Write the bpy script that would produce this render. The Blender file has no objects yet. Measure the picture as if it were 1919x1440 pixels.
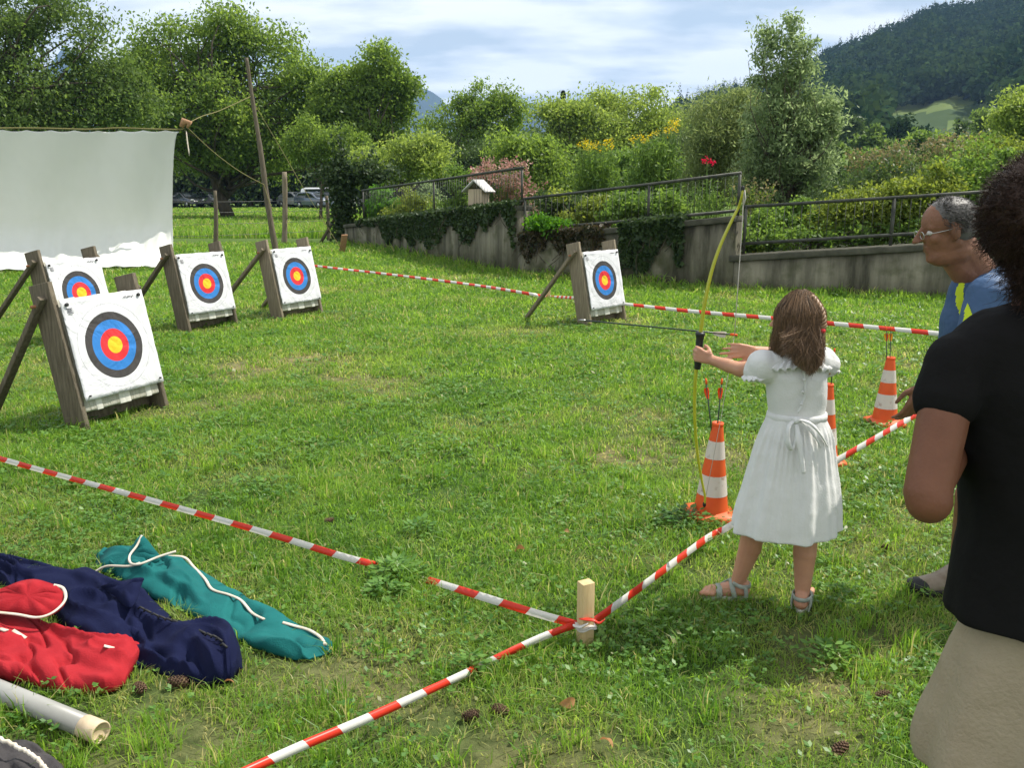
import bpy, math, random
import numpy as np
from mathutils import Vector, Matrix
R = math.radians
random.seed(5); rng = np.random.default_rng(11)
scn = bpy.context.scene
C = scn.collection
# ------------------------------------------------------------------ camera
FPX, PITCH, CAMH = 1600.0, R(12.75), 1.55
cam = bpy.data.objects.new('camera', bpy.data.cameras.new('camera')); C.objects.link(cam)
cam.location = (0, 0, CAMH); cam.rotation_euler = (R(90) - PITCH, 0, 0)
cam.data.sensor_width = 36; cam.data.lens = 36 * FPX / 1919
cam.data.clip_start = .05; cam.data.clip_end = 20000
scn.camera = cam
# ------------------------------------------------------------------ light
SUN_EL, SUN_AZ = R(56), R(66)        # azimuth from +Y towards +X
w = bpy.data.worlds.new('World'); scn.world = w; w.use_nodes = True
nt = w.node_tree; nt.nodes.clear()
def wn(t): return nt.nodes.new(t)
sky = wn('ShaderNodeTexSky'); sky.sky_type = 'NISHITA'; sky.sun_disc = False
sky.sun_elevation = SUN_EL; sky.sun_rotation = SUN_AZ
b1 = wn('ShaderNodeBackground'); b1.inputs[1].default_value = .11
b2 = wn('ShaderNodeBackground'); b2.inputs[1].default_value = 1.0
tc = wn('ShaderNodeTexCoord'); sp = wn('ShaderNodeSeparateXYZ'); mx = wn('ShaderNodeMath'); mx.operation = 'MAXIMUM'; mx.inputs[1].default_value = .0
ad = wn('ShaderNodeMath'); ad.operation = 'ADD'; ad.inputs[1].default_value = .22
vd = wn('ShaderNodeVectorMath'); vd.operation = 'DIVIDE'; cb = wn('ShaderNodeCombineXYZ')
nt.links.new(tc.outputs['Generated'], sp.inputs[0]); nt.links.new(sp.outputs[2], mx.inputs[0]); nt.links.new(mx.outputs[0], ad.inputs[0])
for i in range(3): nt.links.new(ad.outputs[0], cb.inputs[i])
nt.links.new(tc.outputs['Generated'], vd.inputs[0]); nt.links.new(cb.outputs[0], vd.inputs[1])
mp = wn('ShaderNodeMapping'); mp.inputs['Scale'].default_value = (.8, 1.5, .0); mp.inputs['Rotation'].default_value = (0, 0, .25); mp.inputs['Location'].default_value = (3.3, 1.2, 0)
nt.links.new(vd.outputs[0], mp.inputs[0])
n1 = wn('ShaderNodeTexNoise'); n1.inputs['Scale'].default_value = 1.15; n1.inputs['Detail'].default_value = 8; n1.inputs['Roughness'].default_value = .52; n1.inputs['Distortion'].default_value = .35
nt.links.new(mp.outputs[0], n1.inputs[0])
r1 = wn('ShaderNodeValToRGB'); r1.color_ramp.elements[0].position = .36; r1.color_ramp.elements[1].position = .53
r1.color_ramp.elements[0].color = (.82,.82,.82,1)
nt.links.new(n1.outputs[0], r1.inputs[0])
n2 = wn('ShaderNodeTexNoise'); n2.inputs['Scale'].default_value = 2.3; n2.inputs['Detail'].default_value = 6
nt.links.new(mp.outputs[0], n2.inputs[0])
r2 = wn('ShaderNodeValToRGB'); e = r2.color_ramp.elements; e[0].position = .38; e[0].color = (.5, .565, .625, 1); e[1].position = .56; e[1].color = (.98, .98, .97, 1)
nt.links.new(n2.outputs[0], r2.inputs[0]); nt.links.new(r2.outputs[0], b2.inputs[0])
ms = wn('ShaderNodeMixShader'); ow = wn('ShaderNodeOutputWorld')
nt.links.new(sky.outputs[0], b1.inputs[0]); nt.links.new(r1.outputs[0], ms.inputs[0])
nt.links.new(b1.outputs[0], ms.inputs[1]); nt.links.new(b2.outputs[0], ms.inputs[2]); nt.links.new(ms.outputs[0], ow.inputs[0])
sun = bpy.data.objects.new('sun', bpy.data.lights.new('sun', 'SUN')); C.objects.link(sun)
sun.data.energy = 5.0; sun.data.angle = R(.6); sun.data.color = (1, .95, .86)
sd = Vector((math.sin(SUN_AZ) * math.cos(SUN_EL), math.cos(SUN_AZ) * math.cos(SUN_EL), math.sin(SUN_EL)))
sun.rotation_euler = sd.to_track_quat('Z', 'Y').to_euler()
scn.view_settings.view_transform = 'Standard'; scn.view_settings.look = 'None'
scn.view_settings.exposure = .5; scn.view_settings.gamma = 1
# ------------------------------------------------------------------ helpers: photo pixels (1919x1440) to places on the ground or at a depth
cth, sth = math.cos(PITCH), math.sin(PITCH)
def ray(px, py):
    u = (px - 959.5) / FPX; v = (720 - py) / FPX
    return np.array([u, cth + v * sth, -sth + v * cth])
def G(px, py, z=0.):
    r = ray(px, py); return np.array([0, 0, CAMH]) + r * ((z - CAMH) / r[2])
def D(px, py, Y):
    r = ray(px, py); return np.array([0, 0, CAMH]) + r * (Y / r[1])
def proj(P):
    P = np.asarray(P, float); q = P - np.array([0, 0, CAMH])
    f = q[..., 1] * cth - q[..., 2] * sth; up = q[..., 1] * sth + q[..., 2] * cth
    return 959.5 + FPX * q[..., 0] / f, 720 - FPX * up / f
A3 = lambda *a: np.array(a, float)
def unit(v): v = np.asarray(v, float); return v / (np.linalg.norm(v) + 1e-12)
def hsh(ix, iy, s):
    n = (ix.astype(np.int64) * 374761393 + iy.astype(np.int64) * 668265263 + s * 1274126177) & 0xffffffff
    n = ((n ^ (n >> 13)) * 1274126177) & 0xffffffff
    return ((n ^ (n >> 16)) & 0xffff) / 65535.
def vn(x, y, s=0):
    x = np.asarray(x, float); y = np.asarray(y, float)
    ix = np.floor(x); iy = np.floor(y); fx = x - ix; fy = y - iy
    fx = fx * fx * (3 - 2 * fx); fy = fy * fy * (3 - 2 * fy)
    a = hsh(ix, iy, s); b = hsh(ix + 1, iy, s); c = hsh(ix, iy + 1, s); d = hsh(ix + 1, iy + 1, s)
    return (a * (1 - fx) + b * fx) * (1 - fy) + (c * (1 - fx) + d * fx) * fy
def fbm(x, y, s=0, o=4):
    t = 0; a = .5
    for i in range(o): t = t + a * vn(x * 2**i, y * 2**i, s + i * 7); a *= .5
    return t
def sn3(P, f, s=0):   # cheap smooth 3-D wobble
    x, y, z = P[:, 0] * f, P[:, 1] * f, P[:, 2] * f
    return (np.sin(x * 1.3 + 1.7 * np.sin(y * .9 + s) + s) + np.sin(y * 1.1 + 1.5 * np.sin(z * 1.2 + s * 2)) + np.sin(z * 1.4 + 1.6 * np.sin(x * .8 + s * 3))) / 3

def link(o, parent=None):
    C.objects.link(o)
    if parent is not None: o.parent = parent
    return o
def tag(o, label=None, cat=None, group=None, kind=None):
    for k, v in (('label', label), ('category', cat), ('group', group), ('kind', kind)):
        if v: o[k] = v
    return o
def empty(name, loc=(0, 0, 0), rz=0, label=None, cat=None, group=None):
    o = bpy.data.objects.new(name, None); C.objects.link(o); o.location = loc; o.rotation_euler = (0, 0, rz)
    o.empty_display_size = .1
    return tag(o, label, cat, group)
def npmesh(name, V, F, mat, parent=None, smooth=False, mi=None, attr=None):
    V = np.asarray(V, np.float32); me = bpy.data.meshes.new(name)
    if parent is not None and V.size:
        lo = Vector(parent.matrix_basis.translation) if parent.parent is None else None
    Fs = F if isinstance(F, list) and len(F) and isinstance(F[0], np.ndarray) and F[0].ndim == 2 else None
    if Fs is None:
        ln = np.array([len(f) for f in F], np.int32); lv = np.concatenate([np.asarray(f, np.int32) for f in F])
    else:
        ln = np.concatenate([np.full(len(f), f.shape[1], np.int32) for f in Fs]); lv = np.concatenate([f.ravel() for f in Fs]).astype(np.int32)
    me.vertices.add(len(V)); me.vertices.foreach_set('co', V.ravel())
    me.loops.add(len(lv)); me.loops.foreach_set('vertex_index', lv)
    me.polygons.add(len(ln)); st = np.zeros(len(ln), np.int32); st[1:] = np.cumsum(ln)[:-1]
    me.polygons.foreach_set('loop_start', st); me.polygons.foreach_set('loop_total', ln)
    if smooth: me.polygons.foreach_set('use_smooth', np.ones(len(ln), bool))
    for m in (mat if isinstance(mat, (list, tuple)) else [mat]): me.materials.append(m)
    if mi is not None: me.polygons.foreach_set('material_index', np.asarray(mi, np.int32))
    if attr:
        for k, a in attr.items():
            at = me.attributes.new(k, 'FLOAT', 'POINT'); at.data.foreach_set('value', np.asarray(a, np.float32))
    me.update(calc_edges=True); me.validate()
    o = bpy.data.objects.new(name, me); link(o, parent)
    return o
def frame(d):
    d = unit(d); a = np.array([0, 0, 1.]) if abs(d[2]) < .9 else np.array([1., 0, 0])
    x = unit(np.cross(a, d)); return x, np.cross(d, x), d
def spline(P, n):
    P = np.asarray(P, float); k = len(P); out = []
    for t in np.linspace(0, k - 1, n):
        i = min(int(t), k - 2); f = t - i
        p0, p1, p2, p3 = P[max(i - 1, 0)], P[i], P[i + 1], P[min(i + 2, k - 1)]
        out.append(.5 * ((2 * p1) + (-p0 + p2) * f + (2 * p0 - 5 * p1 + 4 * p2 - p3) * f * f + (-p0 + 3 * p1 - 3 * p2 + p3) * f**3))
    return np.array(out)
class MB:
    def __init__(s): s.V = []; s.F = []; s.M = []; s.n = 0
    def add(s, V, F, m=0):
        V = np.asarray(V, float); s.V.append(V); s.F += [tuple(int(i) + s.n for i in f) for f in F]; s.M += [m] * len(F); s.n += len(V); return s
    def box(s, c, sz, Rm=None, m=0, taper=1.):
        h = np.asarray(sz, float) / 2
        v = np.array([[x, y, z] for z in (-1, 1) for y in (-1, 1) for x in (-1, 1)], float) * h
        v[4:, :2] *= taper
        if Rm is not None: v = v @ np.asarray(Rm).T
        return s.add(v + np.asarray(c, float), [(0, 2, 3, 1), (4, 5, 7, 6), (0, 1, 5, 4), (2, 6, 7, 3), (0, 4, 6, 2), (1, 3, 7, 5)], m)
    def bar(s, p0, p1, wx, wy, up=None, m=0):
        p0 = np.asarray(p0, float); p1 = np.asarray(p1, float); d = unit(p1 - p0)
        if up is None: x, y, _ = frame(d)
        else: x = unit(np.cross(up, d)); y = np.cross(d, x)
        Rm = np.stack([x, y, d], 1); return s.box((p0 + p1) / 2, (wx, wy, np.linalg.norm(p1 - p0)), Rm, m)
    def rings(s, Rg, caps=True, m=0):
        Rg = np.asarray(Rg, float); K, N = Rg.shape[:2]; V = Rg.reshape(-1, 3); F = []
        for k in range(K - 1):
            for i in range(N):
                j = (i + 1) % N; F.append((k * N + i, k * N + j, (k + 1) * N + j, (k + 1) * N + i))
        if caps:
            V = np.vstack([V, Rg[0].mean(0), Rg[-1].mean(0)])
            for i in range(N):
                j = (i + 1) % N; F.append((K * N, j, i)); F.append((K * N + 1, (K - 1) * N + i, (K - 1) * N + j))
        return s.add(V, F, m)
    def tube(s, path, r, n=8, caps=True, m=0, flat=1.):
        P = np.asarray(path, float); r = np.broadcast_to(np.asarray(r, float), (len(P),))
        T = np.gradient(P, axis=0); x, y, _ = frame(T[0]); out = []; a = np.arange(n) * 2 * np.pi / n
        for p, t, q in zip(P, T, r):
            t = unit(t); x = unit(x - t * np.dot(x, t)); y = np.cross(t, x)
            out.append(p + q * (np.cos(a)[:, None] * x + flat * np.sin(a)[:, None] * y))
        return s.rings(out, caps, m)
    def cap(s, p0, r0, p1, r1, n=14, m=0):
        p0 = np.asarray(p0, float); p1 = np.asarray(p1, float); x, y, d = frame(p1 - p0); a = np.arange(n) * 2 * np.pi / n
        c = np.cos(a)[:, None] * x + np.sin(a)[:, None] * y; out = []
        for t in (80, 60, 35, 10): out.append(p0 - d * r0 * math.sin(R(t)) + c * r0 * math.cos(R(t)))
        for t in (10, 35, 60, 80): out.append(p1 + d * r1 * math.sin(R(t)) + c * r1 * math.cos(R(t)))
        return s.rings(out, True, m)
    def chain(s, P, r, n=14, m=0):
        for i in range(len(P) - 1): s.cap(P[i], r[i], P[i + 1], r[i + 1], n, m)
        return s
    def ell(s, c, r, Rm=None, n=20, k=12, m=0):
        out = []; a = np.arange(n) * 2 * np.pi / n
        for t in np.linspace(-87, 87, k):
            v = np.stack([np.cos(a) * math.cos(R(t)), np.sin(a) * math.cos(R(t)), np.full(n, math.sin(R(t)))], 1) * np.asarray(r, float)
            if Rm is not None: v = v @ np.asarray(Rm).T
            out.append(v + np.asarray(c, float))
        return s.rings(out, True, m)
    def lathe(s, prof, c=(0, 0, 0), n=24, m=0):
        a = np.arange(n) * 2 * np.pi / n
        return s.rings([np.stack([r * np.cos(a), r * np.sin(a), np.full(n, z)], 1) + np.asarray(c, float) for r, z in prof], True, m)
    def build(s, name, mat, parent=None, smooth=False, bevel=0, origin=None):
        V = np.vstack(s.V)
        if origin is not None: V = V - np.asarray(origin, float)
        o = npmesh(name, V, s.F, mat, parent, smooth, mi=s.M if isinstance(mat, (list, tuple)) else None)
        if origin is not None: o.location = origin
        if bevel:
            b = o.modifiers.new('b', 'BEVEL'); b.width = bevel; b.segments = 2; b.limit_method = 'ANGLE'; b.angle_limit = R(40)
        return o
def remesh(mb, name, mat, voxel, parent=None, smooth=4, fn=None, origin=(0, 0, 0)):
    V = np.vstack(mb.V); t = npmesh('tmp', V, mb.F, mat)
    m = t.modifiers.new('r', 'REMESH'); m.mode = 'VOXEL'; m.voxel_size = voxel; m.use_smooth_shade = True
    sm = t.modifiers.new('s', 'SMOOTH'); sm.factor = .5; sm.iterations = smooth
    dg = bpy.context.evaluated_depsgraph_get(); ev = t.evaluated_get(dg)
    me = bpy.data.meshes.new_from_object(ev); old = t.data
    bpy.data.objects.remove(t); bpy.data.meshes.remove(old)
    n = len(me.vertices); co = np.empty(n * 3, np.float32); me.vertices.foreach_get('co', co); co = co.reshape(-1, 3).astype(float)
    if fn:
        no = np.empty(n * 3, np.float32); me.vertices.foreach_get('normal', no); co = fn(co, no.reshape(-1, 3).astype(float))
    co = co - np.asarray(origin, float)
    me.vertices.foreach_set('co', co.astype(np.float32).ravel()); me.name = name
    me.polygons.foreach_set('use_smooth', np.ones(len(me.polygons), bool))
    me.materials.clear(); me.materials.append(mat); me.update()
    o = bpy.data.objects.new(name, me); link(o, parent); return o
# ------------------------------------------------------------------ materials
def mat(name):
    m = bpy.data.materials.new(name); m.use_nodes = True; m.node_tree.nodes.clear(); return m, m.node_tree.nodes, m.node_tree.links
def pbr(name, col, rough=.7, spec=.3, noise=0, nscale=20, col2=None, bump=0, bscale=60, stretch=(1, 1, 1), metal=0, sss=0, coat=0, trans=0, sheen=0, rand=None, detail=5, ramp=(.3, .7)):
    m, N, L = mat(name); out = N.new('ShaderNodeOutputMaterial'); p = N.new('ShaderNodeBsdfPrincipled')
    p.inputs['Base Color'].default_value = (*col, 1); p.inputs['Roughness'].default_value = rough; p.inputs['Metallic'].default_value = metal
    p.inputs['Specular IOR Level'].default_value = spec
    if sss: p.inputs['Subsurface Weight'].default_value = sss; p.inputs['Subsurface Radius'].default_value = (.012, .005, .003); p.inputs['Subsurface Scale'].default_value = 1
    if coat: p.inputs['Coat Weight'].default_value = coat
    if sheen: p.inputs['Sheen Weight'].default_value = sheen
    tcn = N.new('ShaderNodeTexCoord'); mpn = N.new('ShaderNodeMapping'); mpn.inputs['Scale'].default_value = stretch
    L.new(tcn.outputs['Object'], mpn.inputs[0])
    src = None
    if col2:
        nn = N.new('ShaderNodeTexNoise'); nn.inputs['Scale'].default_value = nscale; nn.inputs['Detail'].default_value = detail; nn.inputs['Roughness'].default_value = .6
        L.new(mpn.outputs[0], nn.inputs[0]); cr = N.new('ShaderNodeValToRGB'); cr.color_ramp.elements[0].position = ramp[0]; cr.color_ramp.elements[1].position = ramp[1]
        cr.color_ramp.elements[0].color = (*col, 1); cr.color_ramp.elements[1].color = (*col2, 1)
        L.new(nn.outputs[0], cr.inputs[0]); src = cr.outputs[0]
    if rand:
        g = N.new('ShaderNodeNewGeometry'); mr = N.new('ShaderNodeMapRange'); mr.inputs[3].default_value = rand[0]; mr.inputs[4].default_value = rand[1]
        L.new(g.outputs['Random Per Island'], mr.inputs[0]); hs = N.new('ShaderNodeHueSaturation'); L.new(mr.outputs[0], hs.inputs['Value'])
        if src: L.new(src, hs.inputs['Color'])
        else: hs.inputs['Color'].default_value = (*col, 1)
        src = hs.outputs[0]
    if src: L.new(src, p.inputs['Base Color'])
    if bump:
        nb = N.new('ShaderNodeTexNoise'); nb.inputs['Scale'].default_value = bscale; nb.inputs['Detail'].default_value = 5
        L.new(mpn.outputs[0], nb.inputs[0]); bp = N.new('ShaderNodeBump'); bp.inputs['Strength'].default_value = min(bump, 1); bp.inputs['Distance'].default_value = .01
        L.new(nb.outputs[0], bp.inputs['Height']); L.new(bp.outputs[0], p.inputs['Normal'])
    last = p.outputs[0]
    if trans:
        tb = N.new('ShaderNodeBsdfTranslucent'); tb.inputs[0].default_value = (*col, 1)
        if src: L.new(src, tb.inputs[0])
        mm = N.new('ShaderNodeMixShader'); mm.inputs[0].default_value = trans; L.new(last, mm.inputs[1]); L.new(tb.outputs[0], mm.inputs[2]); last = mm.outputs[0]
    L.new(last, out.inputs[0]); return m
def leafmat(name, c1, c2, trans=.45, dry=None, tmul=1.5, rough=.55, patch=.35):
    """c1..c2 chosen per leaf plus a slow drift through space; light also passes through the blade"""
    m, N, L = mat(name); out = N.new('ShaderNodeOutputMaterial'); g = N.new('ShaderNodeNewGeometry')
    cr = N.new('ShaderNodeValToRGB'); cr.color_ramp.elements[0].color = (*c1, 1); cr.color_ramp.elements[1].color = (*c2, 1)
    nn = N.new('ShaderNodeTexNoise'); nn.inputs['Scale'].default_value = patch; nn.inputs['Detail'].default_value = 3
    L.new(g.outputs['Position'], nn.inputs[0]); a = N.new('ShaderNodeMath'); a.operation = 'ADD'; b = N.new('ShaderNodeMath'); b.operation = 'MULTIPLY_ADD'
    b.inputs[1].default_value = 1.6; b.inputs[2].default_value = -.8; L.new(nn.outputs[0], b.inputs[0])
    L.new(g.outputs['Random Per Island'], a.inputs[0]); L.new(b.outputs[0], a.inputs[1]); L.new(a.outputs[0], cr.inputs[0]); src = cr.outputs[0]
    if dry:
        at = N.new('ShaderNodeAttribute'); at.attribute_name = 'dry'; mc = N.new('ShaderNodeMix'); mc.data_type = 'RGBA'
        L.new(at.outputs['Fac'], mc.inputs[0]); L.new(src, mc.inputs[6]); mc.inputs[7].default_value = (*dry, 1); src = mc.outputs[2]
    p = N.new('ShaderNodeBsdfPrincipled'); p.inputs['Roughness'].default_value = rough; p.inputs['Specular IOR Level'].default_value = .35 if rough < .9 else 0
    L.new(src, p.inputs['Base Color'])
    tb = N.new('ShaderNodeBsdfTranslucent'); hs = N.new('ShaderNodeHueSaturation'); hs.inputs['Value'].default_value = tmul; hs.inputs['Hue'].default_value = .485; hs.inputs['Saturation'].default_value = 1.05
    L.new(src, hs.inputs['Color']); L.new(hs.outputs[0], tb.inputs[0])
    mm = N.new('ShaderNodeMixShader'); mm.inputs[0].default_value = trans; L.new(p.outputs[0], mm.inputs[1]); L.new(tb.outputs[0], mm.inputs[2]); L.new(mm.outputs[0], out.inputs[0])
    return m
M = {}
M['grass'] = leafmat('grass', (.068, .17, .02), (.21, .355, .048), .5, dry=(.42, .38, .15), tmul=1.9, patch=1.3, rough=.42)
M['weed'] = leafmat('weed', (.06, .16, .024), (.16, .3, .055), .42, dry=(.25, .22, .08), rough=.4, patch=2)
M['tree_leaf'] = leafmat('tree_leaf', (.085, .15, .024), (.18, .27, .05), .52, tmul=1.9)
M['tree_leaf_dark'] = leafmat('tree_leaf_dark', (.06, .11, .022), (.13, .2, .045), .5, tmul=1.8)
M['tree_leaf_light'] = leafmat('tree_leaf_light', (.12, .185, .032), (.24, .32, .07), .52, tmul=1.9)
M['bush'] = leafmat('bush', (.075, .15, .025), (.16, .26, .05), .5, tmul=1.7, patch=2)
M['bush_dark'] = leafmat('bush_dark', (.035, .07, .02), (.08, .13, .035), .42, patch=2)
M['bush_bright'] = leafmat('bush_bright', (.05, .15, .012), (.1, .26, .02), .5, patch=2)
M['bush_yellow'] = leafmat('bush_yellow', (.11, .17, .025), (.24, .3, .05), .45, patch=2)
M['bush_grey'] = leafmat('bush_grey', (.12, .19, .07), (.28, .37, .17), .52, patch=2)
M['bush_feather'] = leafmat('bush_feather', (.12, .18, .055), (.25, .31, .11), .5, patch=2)
M['straw'] = leafmat('straw', (.13, .12, .05), (.26, .23, .1), .4, patch=2)
M['ivy'] = leafmat('ivy', (.018, .04, .012), (.06, .1, .028), .3, patch=3)
M['ivy_red'] = leafmat('ivy_red', (.03, .04, .014), (.085, .06, .03), .25, patch=3)
M['pink'] = leafmat('pink', (.3, .15, .12), (.46, .3, .23), .35, patch=2)
M['yellow_flower'] = leafmat('yellow_flower', (.7, .52, .01), (.85, .72, .04), .3, patch=2)
M['red_flower'] = leafmat('red_flower', (.5, .01, .02), (.7, .03, .05), .3, patch=2)
M['white_flower'] = leafmat('white_flower', (.6, .6, .55), (.8, .8, .75), .3, patch=2)
M['forest'] = leafmat('forest', (.012, .034, .018), (.05, .085, .03), .2, patch=.012, rough=1)
M['conifer'] = leafmat('conifer', (.008, .024, .014), (.02, .042, .02), .15, patch=.02, rough=1)
M['bark'] = pbr('bark', (.05, .04, .03), .9, .2, col2=(.12, .1, .075), nscale=6, bump=.8, bscale=12, stretch=(1, 1, .3))
M['wood'] = pbr('wood', (.15, .12, .082), .8, .25, col2=(.28, .235, .165), nscale=9, stretch=(6, 6, .6), bump=.5, bscale=30)
M['wood_dark'] = pbr('wood_dark', (.085, .07, .048), .85, .2, col2=(.19, .16, .115), nscale=9, stretch=(6, 6, .6), bump=.5, bscale=30)
M['wood_new'] = pbr('wood_new', (.5, .36, .17), .7, .3, col2=(.62, .47, .26), nscale=10, stretch=(5, 5, .5), bump=.2, bscale=40)
M['wood_red'] = pbr('wood_red', (.3, .16, .08), .75, .3, col2=(.42, .25, .14), nscale=10, stretch=(5, 5, .5))
M['dowel'] = pbr('dowel', (.3, .13, .06), .6)
M['foam'] = pbr('foam', (.34, .33, .26), .95, .1, col2=(.5, .49, .42), nscale=14, stretch=(3, 3, .4), bump=.8, bscale=30)
M['strap'] = pbr('strap', (.55, .54, .48), .7, col2=(.68, .67, .6), nscale=12)
M['rail'] = pbr('rail', (.035, .038, .032), .6, .4, col2=(.09, .09, .075), nscale=8, metal=.4)
M['wire'] = pbr('wire', (.12, .12, .11), .5, .4, metal=.5)
M['rope'] = pbr('rope', (.14, .13, .05), .9, col2=(.22, .2, .08), nscale=40)
M['dark'] = pbr('dark', (.02, .02, .02), .6)
M['black_plastic'] = pbr('black_plastic', (.016, .018, .017), .45, .4)
M['metal'] = pbr('metal', (.45, .45, .43), .35, metal=1)
M['tarp'] = pbr('tarp', (.76, .77, .72), .75, .2, col2=(.8, .81, .77), nscale=1.6, bump=.25, bscale=3, trans=.22)
M['tape_red'] = pbr('tape_red', (.72, .045, .02), .35, .5, trans=.3)
M['tape_white'] = pbr('tape_white', (.72, .7, .66), .35, .5, trans=.3)
M['red_cloth'] = pbr('red_cloth', (.27, .01, .016), .85, .15, col2=(.35, .02, .026), nscale=12, bump=.3, bscale=220)
M['navy_cloth'] = pbr('navy_cloth', (.004, .006, .026), .9, .1, col2=(.008, .011, .04), nscale=9, bump=.3, bscale=220)
M['teal_cloth'] = pbr('teal_cloth', (.006, .085, .085), .85, .15, col2=(.01, .125, .12), nscale=9, bump=.3, bscale=220)
M['charcoal_cloth'] = pbr('charcoal_cloth', (.035, .033, .035), .85, .15, col2=(.06, .055, .055), nscale=9, bump=.35, bscale=90)
M['cord'] = pbr('cord', (.5, .42, .32), .8, col2=(.62, .58, .5), nscale=20)
M['pipe'] = pbr('pipe', (.22, .22, .2), .4, .4, col2=(.3, .3, .28), nscale=3)
M['pipe_end'] = pbr('pipe_end', (.5, .38, .24), .7, col2=(.62, .5, .34), nscale=30)
M['cone_pine'] = pbr('cone_pine', (.07, .04, .025), .8, col2=(.16, .1, .06), nscale=40)
M['dry_leaf'] = leafmat('dry_leaf', (.24, .1, .04), (.42, .24, .1), .3)
M['skin_girl'] = pbr('skin_girl', (.5, .27, .17), .5, .35, col2=(.42, .21, .13), nscale=14, sss=.25)
M['skin_man'] = pbr('skin_man', (.25, .12, .07), .55, .3, col2=(.16, .075, .045), nscale=16, bump=.25, bscale=120, sss=.2)
M['skin_woman'] = pbr('skin_woman', (.21, .088, .048), .55, .3, col2=(.15, .06, .032), nscale=9, bump=.12, bscale=160, sss=.2)
M['dress'] = pbr('dress', (.7, .7, .68), .8, .15, col2=(.74, .74, .73), nscale=30, bump=.2, bscale=160, trans=.1, sheen=.1)
M['hair_girl'] = pbr('hair_girl', (.11, .066, .035), .45, .4, rand=(.35, 2.6))
M['hair_man'] = pbr('hair_man', (.04, .037, .034), .5, .4, rand=(.4, 3.2))
M['hair_woman'] = pbr('hair_woman', (.036, .018, .011), .5, .3, rand=(.35, 1.9), trans=.25)
M['tee_blue'] = pbr('tee_blue', (.035, .08, .165), .6, .3, col2=(.05, .1, .2), nscale=8, bump=.3, bscale=60)
M['lime'] = pbr('lime', (.5, .62, .02), .7)
M['shorts'] = pbr('shorts', (.05, .05, .055), .8)
M['tee_black'] = pbr('tee_black', (.009, .0085, .0085), .9, .12, bump=.3, bscale=40)
M['skirt'] = pbr('skirt', (.3, .245, .165), .85, .15, col2=(.35, .29, .2), nscale=14, bump=.4, bscale=120)
M['shoe'] = pbr('shoe', (.16, .12, .085), .7, col2=(.28, .24, .19), nscale=18)
M['shoe_dark'] = pbr('shoe_dark', (.02, .02, .022), .6)
M['sandal'] = pbr('sandal', (.2, .23, .19), .55, .4, col2=(.34, .37, .32), nscale=30)
M['sole'] = pbr('sole', (.5, .5, .44), .7)
M['lens'] = pbr('lens', (.5, .55, .5), .08, .8, metal=.3)
M['eye'] = pbr('eye', (.5, .47, .43), .2, .6)
M['hairband'] = pbr('hairband', (.65, .02, .03), .4)
M['bow'] = pbr('bow', (.36, .37, .012), .32, .5, col2=(.45, .44, .03), nscale=8)
M['string'] = pbr('string', (.5, .47, .42), .7)
M['shaft'] = pbr('shaft', (.015, .03, .02), .35, .5)
M['fletch_orange'] = leafmat('fletch_orange', (.8, .13, .03), (.85, .18, .05), .35)
M['fletch_white'] = leafmat('fletch_white', (.6, .58, .52), (.7, .66, .6), .35)
M['fletch_yellow'] = leafmat('fletch_yellow', (.8, .5, .03), (.85, .55, .05), .35)
M['nock'] = pbr('nock', (.85, .12, .02), .4, trans=.2)
M['car_black'] = pbr('car_black', (.012, .012, .014), .2, .5, coat=1)
M['car_silver'] = pbr('car_silver', (.4, .41, .42), .25, .5, metal=.6, coat=1)
M['car_blue'] = pbr('car_blue', (.08, .1, .14), .22, .5, coat=1)
M['car_white'] = pbr('car_white', (.75, .76, .77), .25, .5, coat=1)
M['car_grey'] = pbr('car_grey', (.22, .23, .24), .22, .5, coat=1)
M['glass'] = pbr('glass', (.02, .028, .03), .06, .8)
M['tyre'] = pbr('tyre', (.015, .015, .015), .9)
M['lamp'] = pbr('lamp', (.7, .7, .7), .1, .8)
M['render_wall'] = pbr('render_wall', (.35, .3, .24), .9, col2=(.42, .36, .3), nscale=2)
M['roof'] = pbr('roof', (.2, .12, .085), .9, col2=(.28, .17, .12), nscale=4)
M['house_white'] = pbr('house_white', (.75, .73, .7), .9)
M['reed'] = pbr('reed', (.4, .32, .22), .9, col2=(.55, .46, .34), nscale=30, stretch=(8, 8, .4))
M['birdroof'] = pbr('birdroof', (.55, .54, .52), .6, col2=(.66, .65, .62), nscale=20)
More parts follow.
